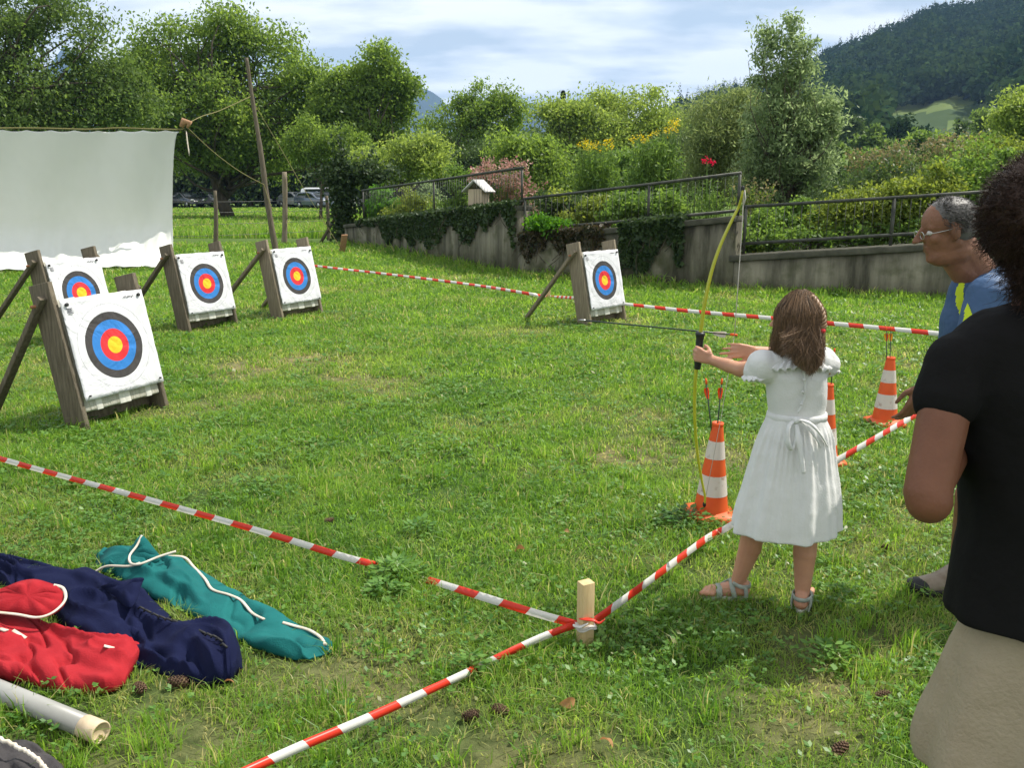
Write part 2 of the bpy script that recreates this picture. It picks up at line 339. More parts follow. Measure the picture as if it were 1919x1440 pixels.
# concrete of the retaining wall: streaks, damp foot, lichen
def concrete():
    m, N, L = mat('concrete'); out = N.new('ShaderNodeOutputMaterial'); p = N.new('ShaderNodeBsdfPrincipled'); p.inputs['Roughness'].default_value = .92; p.inputs['Specular IOR Level'].default_value = .15
    t = N.new('ShaderNodeTexCoord'); m1 = N.new('ShaderNodeMapping'); m1.inputs['Scale'].default_value = (1.5, 1.5, .22); L.new(t.outputs['Object'], m1.inputs[0])
    a = N.new('ShaderNodeTexNoise'); a.inputs['Scale'].default_value = 1.6; a.inputs['Detail'].default_value = 8; a.inputs['Roughness'].default_value = .65; L.new(m1.outputs[0], a.inputs[0])
    ra = N.new('ShaderNodeValToRGB'); e = ra.color_ramp.elements; e[0].position = .36; e[0].color = (.045, .043, .03, 1); e[1].position = .62; e[1].color = (.24, .225, .165, 1); L.new(a.outputs[0], ra.inputs[0])
    b = N.new('ShaderNodeTexNoise'); b.inputs['Scale'].default_value = 3.; b.inputs['Detail'].default_value = 6; L.new(t.outputs['Object'], b.inputs[0])
    rb = N.new('ShaderNodeValToRGB'); rb.color_ramp.elements[0].position = .5; rb.color_ramp.elements[1].position = .72; L.new(b.outputs[0], rb.inputs[0])
    mxn = N.new('ShaderNodeMix'); mxn.data_type = 'RGBA'; L.new(rb.outputs[0], mxn.inputs[0]); L.new(ra.outputs[0], mxn.inputs[6]); mxn.inputs[7].default_value = (.06, .065, .03, 1)
    L.new(mxn.outputs[2], p.inputs['Base Color'])
    c = N.new('ShaderNodeTexNoise'); c.inputs['Scale'].default_value = 22; c.inputs['Detail'].default_value = 6; L.new(t.outputs['Object'], c.inputs[0])
    bp = N.new('ShaderNodeBump'); bp.inputs['Strength'].default_value = .5; bp.inputs['Distance'].default_value = .02; L.new(c.outputs[0], bp.inputs['Height']); L.new(bp.outputs[0], p.inputs['Normal'])
    L.new(p.outputs[0], out.inputs[0]); return m
M['concrete'] = concrete()
M['coping'] = pbr('coping', (.05, .05, .038), .95, .1, col2=(.12, .115, .09), nscale=5, bump=.6, bscale=25)
def groundmat():
    m, N, L = mat('ground'); out = N.new('ShaderNodeOutputMaterial'); p = N.new('ShaderNodeBsdfPrincipled'); p.inputs['Roughness'].default_value = .95; p.inputs['Specular IOR Level'].default_value = .1
    g = N.new('ShaderNodeNewGeometry'); a = N.new('ShaderNodeTexNoise'); a.inputs['Scale'].default_value = 14; a.inputs['Detail'].default_value = 8; a.inputs['Roughness'].default_value = .7
    L.new(g.outputs['Position'], a.inputs[0]); ra = N.new('ShaderNodeValToRGB'); e = ra.color_ramp.elements; e[0].position = .35; e[0].color = (.025, .055, .012, 1); e[1].position = .65; e[1].color = (.055, .1, .022, 1)
    L.new(a.outputs[0], ra.inputs[0]); at = N.new('ShaderNodeAttribute'); at.attribute_name = 'dry'
    rb = N.new('ShaderNodeValToRGB'); e = rb.color_ramp.elements; e[0].position = .35; e[0].color = (.1, .085, .04, 1); e[1].position = .65; e[1].color = (.28, .23, .12, 1); L.new(a.outputs[0], rb.inputs[0])
    mc = N.new('ShaderNodeMix'); mc.data_type = 'RGBA'; L.new(at.outputs['Fac'], mc.inputs[0]); L.new(ra.outputs[0], mc.inputs[6]); L.new(rb.outputs[0], mc.inputs[7])
    # distant sward: broad tone only
    b = N.new('ShaderNodeTexNoise'); b.inputs['Scale'].default_value = .06; b.inputs['Detail'].default_value = 6; L.new(g.outputs['Position'], b.inputs[0])
    rc = N.new('ShaderNodeValToRGB'); e = rc.color_ramp.elements; e[0].position = .35; e[0].color = (.07, .12, .025, 1); e[1].position = .65; e[1].color = (.13, .19, .045, 1); L.new(b.outputs[0], rc.inputs[0])
    fa = N.new('ShaderNodeAttribute'); fa.attribute_name = 'far'; md = N.new('ShaderNodeMix'); md.data_type = 'RGBA'; L.new(fa.outputs['Fac'], md.inputs[0]); L.new(mc.outputs[2], md.inputs[6]); L.new(rc.outputs[0], md.inputs[7])
    L.new(md.outputs[2], p.inputs['Base Color']); bp = N.new('ShaderNodeBump'); bp.inputs['Strength'].default_value = .8; bp.inputs['Distance'].default_value = .03; L.new(a.outputs[0], bp.inputs['Height']); L.new(bp.outputs[0], p.inputs['Normal'])
    L.new(p.outputs[0], out.inputs[0]); return m
M['ground'] = groundmat()
M['hill'] = pbr('hill', (.03, .055, .018), .95, .1, col2=(.05, .08, .025), nscale=.02)
M['pasture'] = pbr('pasture', (.07, .12, .03), .95, .1, col2=(.13, .16, .05), nscale=.012)
M['mountain'] = pbr('mountain', (.012, .022, .018), .95, .1, col2=(.02, .032, .022), nscale=.003)
M['soil'] = pbr('soil', (.02, .018, .01), .95, .1, col2=(.03, .045, .014), nscale=6, bump=.6)
def clearlens():
    m, N, L = mat('lens'); out = N.new('ShaderNodeOutputMaterial'); g = N.new('ShaderNodeBsdfGlossy'); g.inputs['Roughness'].default_value = .05; t = N.new('ShaderNodeBsdfTransparent'); x = N.new('ShaderNodeMixShader'); x.inputs[0].default_value = .16
    L.new(t.outputs[0], x.inputs[1]); L.new(g.outputs[0], x.inputs[2]); L.new(x.outputs[0], out.inputs[0]); return m
M['lens'] = clearlens()
# ================================================================== SETTING
PATCH = [(700, 1225, .33), (640, 1290, .2), (735, 1245, .16), (1650, 1025, .3), (1600, 1040, .15), (1160, 1420, .25), (950, 1440, .22), (950, 625, .5), (640, 690, .5), (520, 680, .6), (90, 715, .55), (60, 690, .5), (340, 1390, .16),
         (300, 1300, .14), (1180, 860, .2), (880, 800, .25), (1380, 1085, .22), (1240, 1060, .16), (1110, 1060, .12), (1500, 1200, .22), (1640, 1190, .16), (1500, 1370, .2), (1560, 1290, .16), (800, 1340, .16), (250, 1310, .13), (1440, 830, .2)]
PP = np.array([[*G(a, b)[:2], r * (1.1 if r > .4 else .8)] for a, b, r in PATCH])
WALL = [A3(-5.0, 25.9, 0), A3(.1, 16.2, 0), A3(3.5, 13.6, 0), A3(6.3, 12.5, 0), A3(10.5, 10.85, 0)]
def wall_y(x): return np.interp(x, [w_[0] for w_ in WALL], [w_[1] for w_ in WALL])
def dryness(x, y):
    d = np.zeros_like(x)
    for px_, py_, r in PP:
        q = ((x - px_) / r) ** 2 + ((y - py_) / (r * .75)) ** 2; d = np.maximum(d, np.exp(-q * .9) * (.62 if r > .4 else 1))
    n = fbm(x * 3.1, y * 3.1, 3); n2 = fbm(x * .9 + 4, y * .9, 9); n3 = fbm(x * 9, y * 9, 5)
    d = d * (.25 + 1.15 * n) + np.clip((n * .55 + n2 * .45 + n3 * .15 - .565) * 3.6, 0, .6) * np.where(y < 16, 1, .35)
    return np.clip(d, 0, 1)
def gridpts(a, b, n, p): t = np.linspace(-1, 1, n); return np.sign(t) * np.abs(t) ** p
gx = np.sinh(np.linspace(-1, 1, 221) * 7.2) / np.sinh(7.2) * 5000
gy = np.concatenate([-np.sinh(np.linspace(1, .02, 40) * 7) / np.sinh(7) * 4000, np.sinh(np.linspace(0, 1, 240) * 7.0) / np.sinh(7.0) * 9000 ])
X, Y = np.meshgrid(gx, gy); nx, ny = len(gx), len(gy)
idx = np.arange(nx * ny).reshape(ny, nx)
Fq = np.stack([idx[:-1, :-1], idx[:-1, 1:], idx[1:, 1:], idx[1:, :-1]], -1).reshape(-1, 4)
xr, yr = X.ravel(), Y.ravel()
dr = dryness(xr, yr) * (np.hypot(xr, yr) < 60)
ground = npmesh('ground', np.stack([xr, yr, np.zeros_like(xr)], 1), [Fq], M['ground'], attr={'dry': dr, 'far': np.clip((np.hypot(xr, yr) - 18) / 20, 0, 1)})
tag(ground, kind='structure')
# ---- forested hill on the right, a pasture half way up
RID = np.array([(900, 420), (1150, 345), (1215, 250), (1262, 198), (1330, 182), (1420, 165), (1480, 140), (1522, 118), (1600, 88), (1700, 48), (1800, 30), (1919, 2), (2100, -50), (2500, -90), (3200, 60)], float)
def ratio(px, py): r = ray(px, py); return r[2] / r[1]
def hillz(px, Yd):
    ry = np.interp(px, RID[:, 0], RID[:, 1]); rat = ((358 - ry) / FPX) * 1.03
    top = np.maximum(700 * rat - 15, 0); t = np.clip((Yd - 150) / 550, 0, 1)
    prof = np.where(Yd < 700, t ** 1.15 * (.86 + .14 * t), np.clip(1 - ((Yd - 700) / 900) ** 2, 0, 1))
    bump = (fbm(px / 90., Yd / 90., 21) - .47) * 26 * np.clip((Yd - 170) / 200, 0, 1) * np.clip((700 - Yd) / 150, 0, 1) * np.clip(top / 60, 0, 1)
    return CAMH * 0 + top * prof + bump
def hxyz(px, Yd):
    return np.stack([Yd * (px - 959.5) / FPX * cth, Yd, hillz(px, Yd)], -1)
hp = np.linspace(1140, 3200, 150); hy = np.concatenate([np.linspace(140, 720, 70), np.linspace(740, 1580, 16)])
A, B = np.meshgrid(hp, hy); HV = hxyz(A.ravel(), B.ravel()); HV[:, 2] -= .6
ii = np.arange(len(HV)).reshape(B.shape); HF = np.stack([ii[:-1, :-1], ii[:-1, 1:], ii[1:, 1:], ii[1:, :-1]], -1).reshape(-1, 4)
def inpoly(x, y, P):
    c = np.zeros(np.shape(x), bool); n = len(P)
    for i in range(n):
        x0, y0 = P[i]; x1, y1 = P[(i + 1) % n]
        if y0 == y1: continue
        c ^= ((y0 > y) != (y1 > y)) & (x < (x1 - x0) * (y - y0) / (y1 - y0) + x0)
    return c
PAST = [[(1640, 212), (1665, 196), (1720, 190), (1770, 180), (1835, 180), (1845, 190), (1800, 203), (1720, 214), (1660, 216)], [(1770, 236), (1800, 222), (1850, 214), (1862, 222), (1830, 240), (1790, 246)], [(1560, 262), (1620, 250), (1640, 258), (1580, 272)], [(1832, 206), (1838, 184), (1888, 182), (1890, 206)]]
cx_, cy_ = proj(HV[HF].mean(1)); pm = np.zeros(len(HF), int)
for P in PAST: pm |= inpoly(cx_, cy_, P)
tag(npmesh('hill', HV, [HF], [M['hill'], M['pasture']], smooth=True, mi=pm), kind='structure')
def rand_dirs(n):
    v = rng.normal(size=(n, 3)); return v / np.linalg.norm(v, axis=1)[:, None]
def leafquads(Cn, s, asp=.5, up=None, droop=0):
    """diamond leaves round the centres Cn; s length per leaf"""
    n = len(Cn); a = rand_dirs(n)
    if droop: a[:, 2] -= droop; a /= np.linalg.norm(a, axis=1)[:, None]
    b = np.cross(a, rand_dirs(n)); b /= np.linalg.norm(b, axis=1)[:, None] + 1e-9
    s = np.broadcast_to(s, (n,))[:, None]
    V = np.stack([Cn - a * s * .5, Cn + b * s * asp * .5 - a * s * .05, Cn + a * s * .5, Cn - b * s * asp * .5 - a * s * .05], 1).reshape(-1, 3)
    return V, np.arange(4 * n).reshape(-1, 4)
# forest canopy: thousands of crowns, nobody could count them
n = 5200; fp = rng.uniform(1200, 2500, n); fy = rng.uniform(165 ** 1.5, 735 ** 1.5, n) ** (1 / 1.5); base = hxyz(fp, fy)
qx, qy = proj(base + A3(0, 0, 4)); keep = np.ones(n, bool)
hpx = 19 * FPX / base[:, 1]
for P in PAST:
    for f_ in np.linspace(-.1, 1, 10): keep &= ~inpoly(qx, qy - f_ * hpx, P)
keep &= base[:, 2] > 1.0; base = base[keep]; n = len(base)
con = rng.random(n) < np.where(base[:, 1] > 600, .6, .18); Vs, Ms = [], []
for k, bpt in enumerate(base):
    if con[k]:
        m_ = 70; t = rng.random(m_) ** .7; ang = rng.random(m_) * 6.283; h = rng.uniform(14, 22); rr = (1 - t) * 3.2 * rng.uniform(.6, 1.1, m_) + .2
        c = bpt + np.stack([rr * np.cos(ang), rr * np.sin(ang), t * h], 1); s = 2.2 * (1.15 - t)
    else:
        m_ = 110; d = rand_dirs(m_); h = rng.uniform(9, 15); lob = 1 + .25 * np.sin(d[:, 0] * 5 + k) * np.sin(d[:, 2] * 4 + k * 2)
        c = bpt + A3(0, 0, h * .55) + d * A3(5.6, 5.6, h * .46) * lob[:, None] * rng.uniform(.8, 1.08, (m_, 1)); s = 2.6 * np.ones(m_)
    V, F = leafquads(c, s * rng.uniform(.7, 1.2, m_), .8); Vs.append(V); Ms.append(np.full(m_, int(con[k])))
V = np.vstack(Vs); tag(npmesh('forest', V, [np.arange(len(V)).reshape(-1, 4)], [M['forest'], M['conifer']], mi=np.concatenate(Ms)), 'dark mixed forest covering the hill on the right', 'forest', kind='stuff')
# ---- blue mountains
MT = np.array([(-1500, 150), (-700, 120), (0, 205), (100, 165), (150, 122), (200, 150), (300, 205), (500, 215), (640, 190), (700, 262), (745, 215), (770, 196), (795, 186), (825, 200), (870, 238), (940, 245), (975, 222), (995, 210), (1012, 211), (1045, 232), (1100, 262), (1300, 290), (1700, 330), (2600, 300), (3400, 358)], float)
mp_ = np.linspace(-1500, 3400, 420); my = np.array([2300, 2500, 2700, 2900, 3100, 3300, 3500, 3900, 4400])
A, B = np.meshgrid(mp_, my); top = (358 - np.interp(A, MT[:, 0], MT[:, 1])) / FPX * 1.06 * 3500
t = np.clip((B - 2300) / 1200, 0, 1); z = np.where(B <= 3500, top * t ** 1.3, top * np.clip(1 - (B - 3500) / 900, 0, 1)) + (fbm(A / 30, B / 200, 4) - .45) * 130 * np.clip(t * (1 - t) * 4, 0, 1) + (fbm(A / 30, B / 80, 8) - .47) * 22 - 4
ii = np.arange(A.size).reshape(A.shape); F = np.stack([ii[:-1, :-1], ii[:-1, 1:], ii[1:, 1:], ii[1:, :-1]], -1).reshape(-1, 4)
tag(npmesh('mountains', np.stack([B * (A - 959.5) / FPX * cth, B, z], -1).reshape(-1, 3), [F], M['mountain'], smooth=True), kind='structure')

# ================================================================== VEGETATION
def limb_tube(mb, p0, p1, r0, r1, sag=.15, n=6):
    p0 = np.asarray(p0, float); p1 = np.asarray(p1, float); t = np.linspace(0, 1, n)[:, None]
    mid = np.sin(t * np.pi) * rng.normal(size=3) * np.linalg.norm(p1 - p0) * sag * .5
    mb.tube(p0 + (p1 - p0) * t + mid, np.linspace(r0, r1, n), 6)
def tree(name, label, cat, base, lobes, nleaf, leaf, mt, trunk_r=.2, trunk_top=None, clumps=60, cr=.9, group=None, droop=.5, asp=.5, bark=None, trunks=1, inner=.0):
    """lobes: (x,y,z,rx,ry,rz) relative to the base; leaf clusters sit on limbs inside them"""
    base = np.asarray(base, float); r = empty(name, base, 0, label, cat, group); lobes = np.asarray(lobes, float)
    vol = lobes[:, 3] * lobes[:, 4] * lobes[:, 5]; ch = rng.choice(len(lobes), clumps, p=vol ** .6 / (vol ** .6).sum())
    d = rand_dirs(clumps) * (rng.uniform(.25, 1, clumps) ** .5)[:, None]
    cc = lobes[ch, :3] + d * lobes[ch, 3:6]
    tb = MB(); top = np.asarray(trunk_top if trunk_top is not None else (lobes[:, :3] * vol[:, None]).sum(0) / vol.sum(), float)
    for k in range(trunks):
        off = A3(*(rng.normal(size=2) * trunk_r * (0 if trunks == 1 else 2.5)), 0)
        limb_tube(tb, off - A3(0, 0, .1), top + off * 2, trunk_r * (1 if trunks == 1 else .6), trunk_r * .35, .12, 9)
    for c in cc:
        t = np.clip(c[2] / max(top[2], .1) * rng.uniform(.35, .8), .12, .97); limb_tube(tb, top * t, c, trunk_r * .35 * (1.05 - t * .6), trunk_r * .04, .3, 6)
    tb.build('trunk', bark or M['bark'], r, True)
    big = leaf > .2; nleaf = int(nleaf * (1.6 if big else .9)); leaf = leaf * (.7 if big else 1); per = rng.choice(clumps, nleaf); rad = .82 * cr * rng.uniform(.55, 1.25, clumps)
    g = np.clip(rng.normal(size=(nleaf, 3)), -2.3, 2.3) * A3(.72, .72, .52)
    L = cc[per] + g * rad[per][:, None]; L[:, 2] = np.maximum(L[:, 2], .05)
    V, F = leafquads(L, leaf * rng.uniform(.6, 1.3, nleaf), asp, droop=droop)
    npmesh('crown', V, [F], mt, r); return r
def at(px, py, Y): return D(px, py, Y)
def px_lobes(base, Y, Ls, depth=.8):
    """ellipses read off the photo (cx, cy, rx, ry in pixels) become ellipsoids at depth Y"""
    out = []
    for cx, cy, rx, ry in Ls:
        c = D(cx, cy, Y) - base; k = Y / FPX; out.append((*c, rx * k, rx * k * depth, ry * k))
    return out
GT = 'walnut trees in the meadow'
def walnut(label, px, Y, Ls, nleaf, clumps, mt='tree_leaf', r=.28, leaf=.34, cr=1.0, group=GT, name='walnut_tree', cat='tree', droop=.5, **k):
    b = D(px, 400, Y); b[2] = 0; return tree(name, label, cat, b, px_lobes(b, Y, Ls), nleaf, leaf, M[mt], r, None, clumps, cr, group, droop, **k)
walnut('largest dark walnut tree at the left edge behind the white sheet', 30, 44, [(-60, 90, 150, 150), (60, 30, 80, 60), (90, 110, 90, 95), (130, 190, 130, 60), (195, 150, 45, 50), (20, 220, 150, 70), (165, 60, 30, 45), (-100, 230, 120, 80), (240, 190, 50, 40)], 42000, 170, 'tree_leaf_dark', .45, .3, 1.0)
walnut('broad tall walnut tree with dark trunk directly behind the leaning pole', 428, 53, [(330, 120, 85, 65), (395, 75, 60, 45), (440, 70, 45, 35), (500, 120, 75, 55), (560, 190, 55, 60), (290, 170, 50, 60), (400, 210, 150, 80), (470, 270, 120, 55), (340, 270, 90, 50), (590, 240, 45, 60), (600, 150, 40, 45), (250, 130, 30, 40)], 46000, 190, 'tree_leaf', .42, .34, 1.05)
walnut('walnut tree with a narrow pointed top left of the blue mountain', 705, 50, [(705, 140, 50, 35), (665, 160, 45, 30), (730, 165, 45, 35), (700, 215, 75, 55), (640, 230, 50, 50), (635, 175, 40, 40), (735, 215, 25, 40), (660, 210, 50, 45), (690, 290, 80, 45), (755, 295, 35, 30)], 30000, 130, 'tree_leaf', .3, .32, .75)
walnut('airy round-topped tree between the two gaps showing blue mountains', 905, 62, [(900, 185, 42, 30), (870, 210, 35, 30), (945, 205, 35, 30), (905, 240, 60, 45), (820, 222, 28, 24), (958, 232, 22, 18), (900, 300, 70, 45), (830, 300, 50, 45)], 17000, 90, 'tree_leaf', .28, .32, .75)
walnut('light green round tree right of the mountain gap', 1065, 56, [(1060, 215, 50, 32), (1045, 245, 25, 38), (1090, 235, 45, 40), (1060, 290, 70, 55), (1130, 260, 40, 50)], 19000, 90, 'tree_leaf_light', .25, .3, .9)
walnut('light green tree with two rounded tops behind the yellow flowers', 1190, 58, [(1135, 205, 45, 28), (1215, 200, 38, 26), (1180, 235, 70, 40), (1240, 250, 35, 45), (1170, 300, 90, 50)], 21000, 95, 'tree_leaf_light', .25, .3, .9)
walnut('bright green tree at the right edge below the forested hill', 1935, 36, [(1930, 215, 55, 40), (1905, 260, 40, 45), (1960, 270, 80, 70), (1985, 205, 60, 55)], 15000, 70, 'tree_leaf_light', .22, .22, .55)
# hedge-height bushes that close the view under the crowns
for k, (lb, px, Y, Ls, nl, mt) in enumerate([
    ('dark leafy thicket right of the leaning pole under the trees', 600, 46, [(600, 262, 55, 36), (668, 285, 40, 28), (560, 285, 30, 22)], 12000, 'tree_leaf'),
    ('wide silvery green bush left of the bird house top', 770, 40, [(740, 300, 60, 35), (800, 300, 45, 40), (700, 320, 50, 30)], 12000, 'tree_leaf_light'),
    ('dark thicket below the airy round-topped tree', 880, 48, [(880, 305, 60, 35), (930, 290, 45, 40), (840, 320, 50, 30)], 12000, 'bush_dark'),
    ('silvery green bush right of the pink flowering perennial', 1000, 34, [(1000, 300, 42, 40), (1025, 340, 50, 40), (960, 290, 20, 25), (980, 370, 45, 25)], 14000, 'tree_leaf'),
    ('green bush between the two yellow flowering clumps', 1175, 40, [(1170, 310, 40, 40), (1160, 350, 60, 30), (1240, 320, 50, 40)], 9000, 'bush'),
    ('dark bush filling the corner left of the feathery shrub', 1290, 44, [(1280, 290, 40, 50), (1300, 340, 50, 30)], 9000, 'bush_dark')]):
    walnut(lb, px, Y, Ls, nl, 45, mt, .1, .22, .6, 'bushes beyond the garden', 'bush', 'bush')
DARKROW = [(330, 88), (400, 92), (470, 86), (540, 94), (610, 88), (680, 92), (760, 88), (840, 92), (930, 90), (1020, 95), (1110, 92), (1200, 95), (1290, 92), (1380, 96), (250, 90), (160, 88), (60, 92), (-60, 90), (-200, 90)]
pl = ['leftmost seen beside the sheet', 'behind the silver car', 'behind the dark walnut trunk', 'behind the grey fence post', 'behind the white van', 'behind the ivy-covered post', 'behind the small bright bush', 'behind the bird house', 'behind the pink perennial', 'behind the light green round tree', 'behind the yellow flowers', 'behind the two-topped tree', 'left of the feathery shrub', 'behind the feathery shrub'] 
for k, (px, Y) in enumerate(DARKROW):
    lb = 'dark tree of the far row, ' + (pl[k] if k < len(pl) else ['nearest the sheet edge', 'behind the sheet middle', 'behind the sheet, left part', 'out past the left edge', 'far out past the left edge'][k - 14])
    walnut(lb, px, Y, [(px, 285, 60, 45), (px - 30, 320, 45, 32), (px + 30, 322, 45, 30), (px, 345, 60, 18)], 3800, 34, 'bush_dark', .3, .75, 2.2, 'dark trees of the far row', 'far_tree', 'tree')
# valley trees at the foot of the hill
VT = [(1590, 255, 130, 26, 'bush_dark'), (1640, 262, 120, 22, 'tree_leaf_dark'), (1690, 250, 140, 26, 'forest'), (1735, 262, 110, 24, 'tree_leaf'), (1560, 285, 90, 26, 'tree_leaf_dark'), (1620, 292, 85, 22, 'bush'), (1680, 296, 80, 24, 'tree_leaf_dark'), (1745, 290, 80, 22, 'bush_dark'), (1820, 262, 100, 30, 'bush_dark'), (1860, 240, 105, 34, 'tree_leaf_dark'), (1800, 296, 70, 26, 'tree_leaf'), (1540, 240, 150, 30, 'forest'), (2010, 250, 110, 50, 'bush_dark'), (2100, 260, 100, 50, 'bush_dark')]
vl = ['round bluish tree at the valley edge beside the tall shrub', 'low round tree in the valley below the left end of the pasture', 'dark round tree right under the pasture', 'olive green tree left of the two conifers', 'dark tree right beside the tall shrub at mid height', 'lighter bush above the garden wall line', 'dark tree standing above the straw coloured grass', 'small dark tree below the two conifers', 'dark tree right of the two conifers', 'tall dark tree just left of the bright edge tree', 'green bush above the plume grass', 'tree at the hill foot behind the tall shrub', 'dark tree past the right edge', 'farther dark tree past the right edge']
for (px, py, Y, rr, mt), lb in zip(VT, vl):
    walnut(lb, px, Y, [(px, py, rr, rr), (px + rr, py + rr * .5, rr * .8, rr * .8), (px - rr, py + rr * .7, rr * .8, rr * .7), (px, py + rr * 1.6, rr * 1.4, rr)], 3600, 34, mt, .25, Y * .0075, Y * rr / FPX * .5, 'trees in the valley', 'valley_tree', 'tree')
def conifer(label, px, ytop, Y, wpx):
    b = D(px, 358, Y); b[2] = 0; r = empty('conifer_tree', b, 0, label, 'tree', 'conifers'); h = D(px, ytop, Y)[2]; R0 = wpx * Y / FPX
    t = MB(); t.tube([(0, 0, 0), (0, 0, h * .97)], [R0 * .1, .03], 7); t.build('trunk', M['bark'], r, True)
    n = 5200; q = rng.random(n) ** .75; a = rng.random(n) * 6.283; rr = (1 - q) * R0 * rng.uniform(.3, 1.05, n) * (1 + .18 * np.sin(q * 60)) + .05
    Cn = np.stack([rr * np.cos(a), rr * np.sin(a), h * (.08 + .92 * q) - rr * .25], 1); V, F = leafquads(Cn, h * .045, .35, droop=.8); npmesh('crown', V, [F], M['conifer'], r)
conifer('left of two dark conifers below the pasture', 1782, 226, 110, 16); conifer('right of two dark conifers below the pasture', 1812, 231, 112, 14)
conifer('single dark conifer tip rising behind the light green trees', 1053, 172, 75, 22)

# ---- retaining wall, coping, railings
def ztop(p, py): x, _ = proj(p); return float(D(float(x), py, p[1])[2])
tops = [(ztop(WALL[0], 421), ztop(WALL[1], 385)), (ztop(WALL[1], 445), ztop(WALL[2], 404)), (ztop(WALL[2], 479), ztop(WALL[3], 455))]
slope = (tops[2][1] - tops[2][0]) / np.linalg.norm((WALL[3] - WALL[2])[:2]); z4 = tops[2][1] + slope * np.linalg.norm((WALL[4] - WALL[3])[:2])
segs = [(WALL[0], WALL[1], tops[0]), (WALL[1], WALL[2], tops[1]), (WALL[2], WALL[3], tops[2]), (WALL[3], WALL[4], (tops[2][1], z4))]
wall = empty('retaining_wall', WALL[1], 0, 'long stained concrete retaining wall stepping along the garden edge', 'wall')
bedV, bedF = [], []
for k, (a, b, (za, zb)) in enumerate(segs):
    d = unit(b - a); nrm = A3(-d[1], d[0], 0)          # points to the garden side
    if nrm[1] < 0: nrm = -nrm
    T = .28; n = 24; V = []; e0 = .012 if k in (1, 2) else 0
    for i in range(n + 1):
        t = i / n; p = a + (b - a) * t + d * (e0 if i == 0 else 0); zt = za + (zb - za) * t - .1
        for off, z in ((0, -.2), (0, zt), (T, zt), (T, -.2)): V.append(p + nrm * off + A3(0, 0, z) - WALL[1])
    F = []
    for i in range(n):
        for j in range(4): F.append((i * 4 + j, i * 4 + (j + 1) % 4, i * 4 + 4 + (j + 1) % 4, i * 4 + 4 + j))
    F += [(0, 3, 2, 1), (n * 4, n * 4 + 1, n * 4 + 2, n * 4 + 3)]
    npmesh('wall_panel', V, F, M['concrete'], wall)
    cp = MB(); e = d * (.06 if k in (1, 2) else 0)
    cp.add([a - e + nrm * o + A3(0, 0, za + z) - WALL[1] for o in (-.05, T + .05) for z in (-.1, 0)] + [b + nrm * o + A3(0, 0, zb + z) - WALL[1] for o in (-.05, T + .05) for z in (-.1, 0)],
           [(0, 1, 3, 2), (4, 6, 7, 5), (0, 4, 5, 1), (2, 3, 7, 6), (1, 5, 7, 3), (0, 2, 6, 4)])
    cp.build('coping', M['coping'], wall, bevel=.015)
    q = len(bedV); up = A3(.25, 1, 0) * 16
    bedV += [a + nrm * T + A3(0, 0, za - .16), b + nrm * T + A3(0, 0, zb - .16), b + up + A3(0, 0, .25), a + up + A3(0, 0, .25)]; bedF.append((q, q + 1, q + 2, q + 3))
bed = npmesh('garden_bed', bedV, bedF, M['soil']); tag(bed, kind='structure')
def railing(label, a, b, ra, rb, posts, foot):
    """a,b ends on the wall line; ra/rb: photo rows (top rail, lower rail) at the two ends"""
    d = unit(b - a); nrm = A3(-d[1], d[0], 0); nrm = nrm if nrm[1] > 0 else -nrm
    r = empty('railing', a, 0, label, 'railing', 'railings on the garden wall'); o = nrm * .12
    zt = [ztop(a, ra[0]), ztop(b, rb[0])]; zl = [ztop(a, ra[1]), ztop(b, rb[1])]; L = b - a
    for zz in (zt, zl):
        m_ = MB(); m_.tube([o + A3(0, 0, zz[0]), o + L * .5 + A3(0, 0, (zz[0] + zz[1]) / 2 - .008), o + L + A3(0, 0, zz[1])], .026, 10); m_.build('rail', M['rail'], r, True)
    for t in posts:
        m_ = MB(); m_.tube([o + L * t + A3(0, 0, foot[0] + (foot[1] - foot[0]) * t - .02), o + L * t + A3(0, 0, zt[0] + (zt[1] - zt[0]) * t)], .024, 10); m_.build('post', M['rail'], r, True)
    m_ = MB(); ln = np.linalg.norm(L); nb = int(ln / .125)
    for i in range(1, nb):
        t = i / nb; m_.tube([o + L * t + A3(0, 0, zl[0] + (zl[1] - zl[0]) * t), o + L * t + A3(0, 0, zt[0] + (zt[1] - zt[0]) * t)], .0035, 4)
    m_.build('infill_bars', M['wire'], r)
railing('far left railing section with the high squared end', WALL[0] + (WALL[1] - WALL[0]) * .13, WALL[1], (357, 412), (314, 377), (0.008, .55, .995), (tops[0][0], tops[0][1]))
railing('middle railing section in front of the yellow flowering plants', WALL[1] + A3(.04, -.03, 0), WALL[2], (373, 431), (324, 395), (.008, .62, .995), tops[1])
railing('right railing section behind the bow tip and the man', WALL[2] + A3(.08, -.02, 0), WALL[3] + (WALL[4] - WALL[3]) * .5, (388, 458), (340, 412), (.01, .42, .75, .99), tops[2])
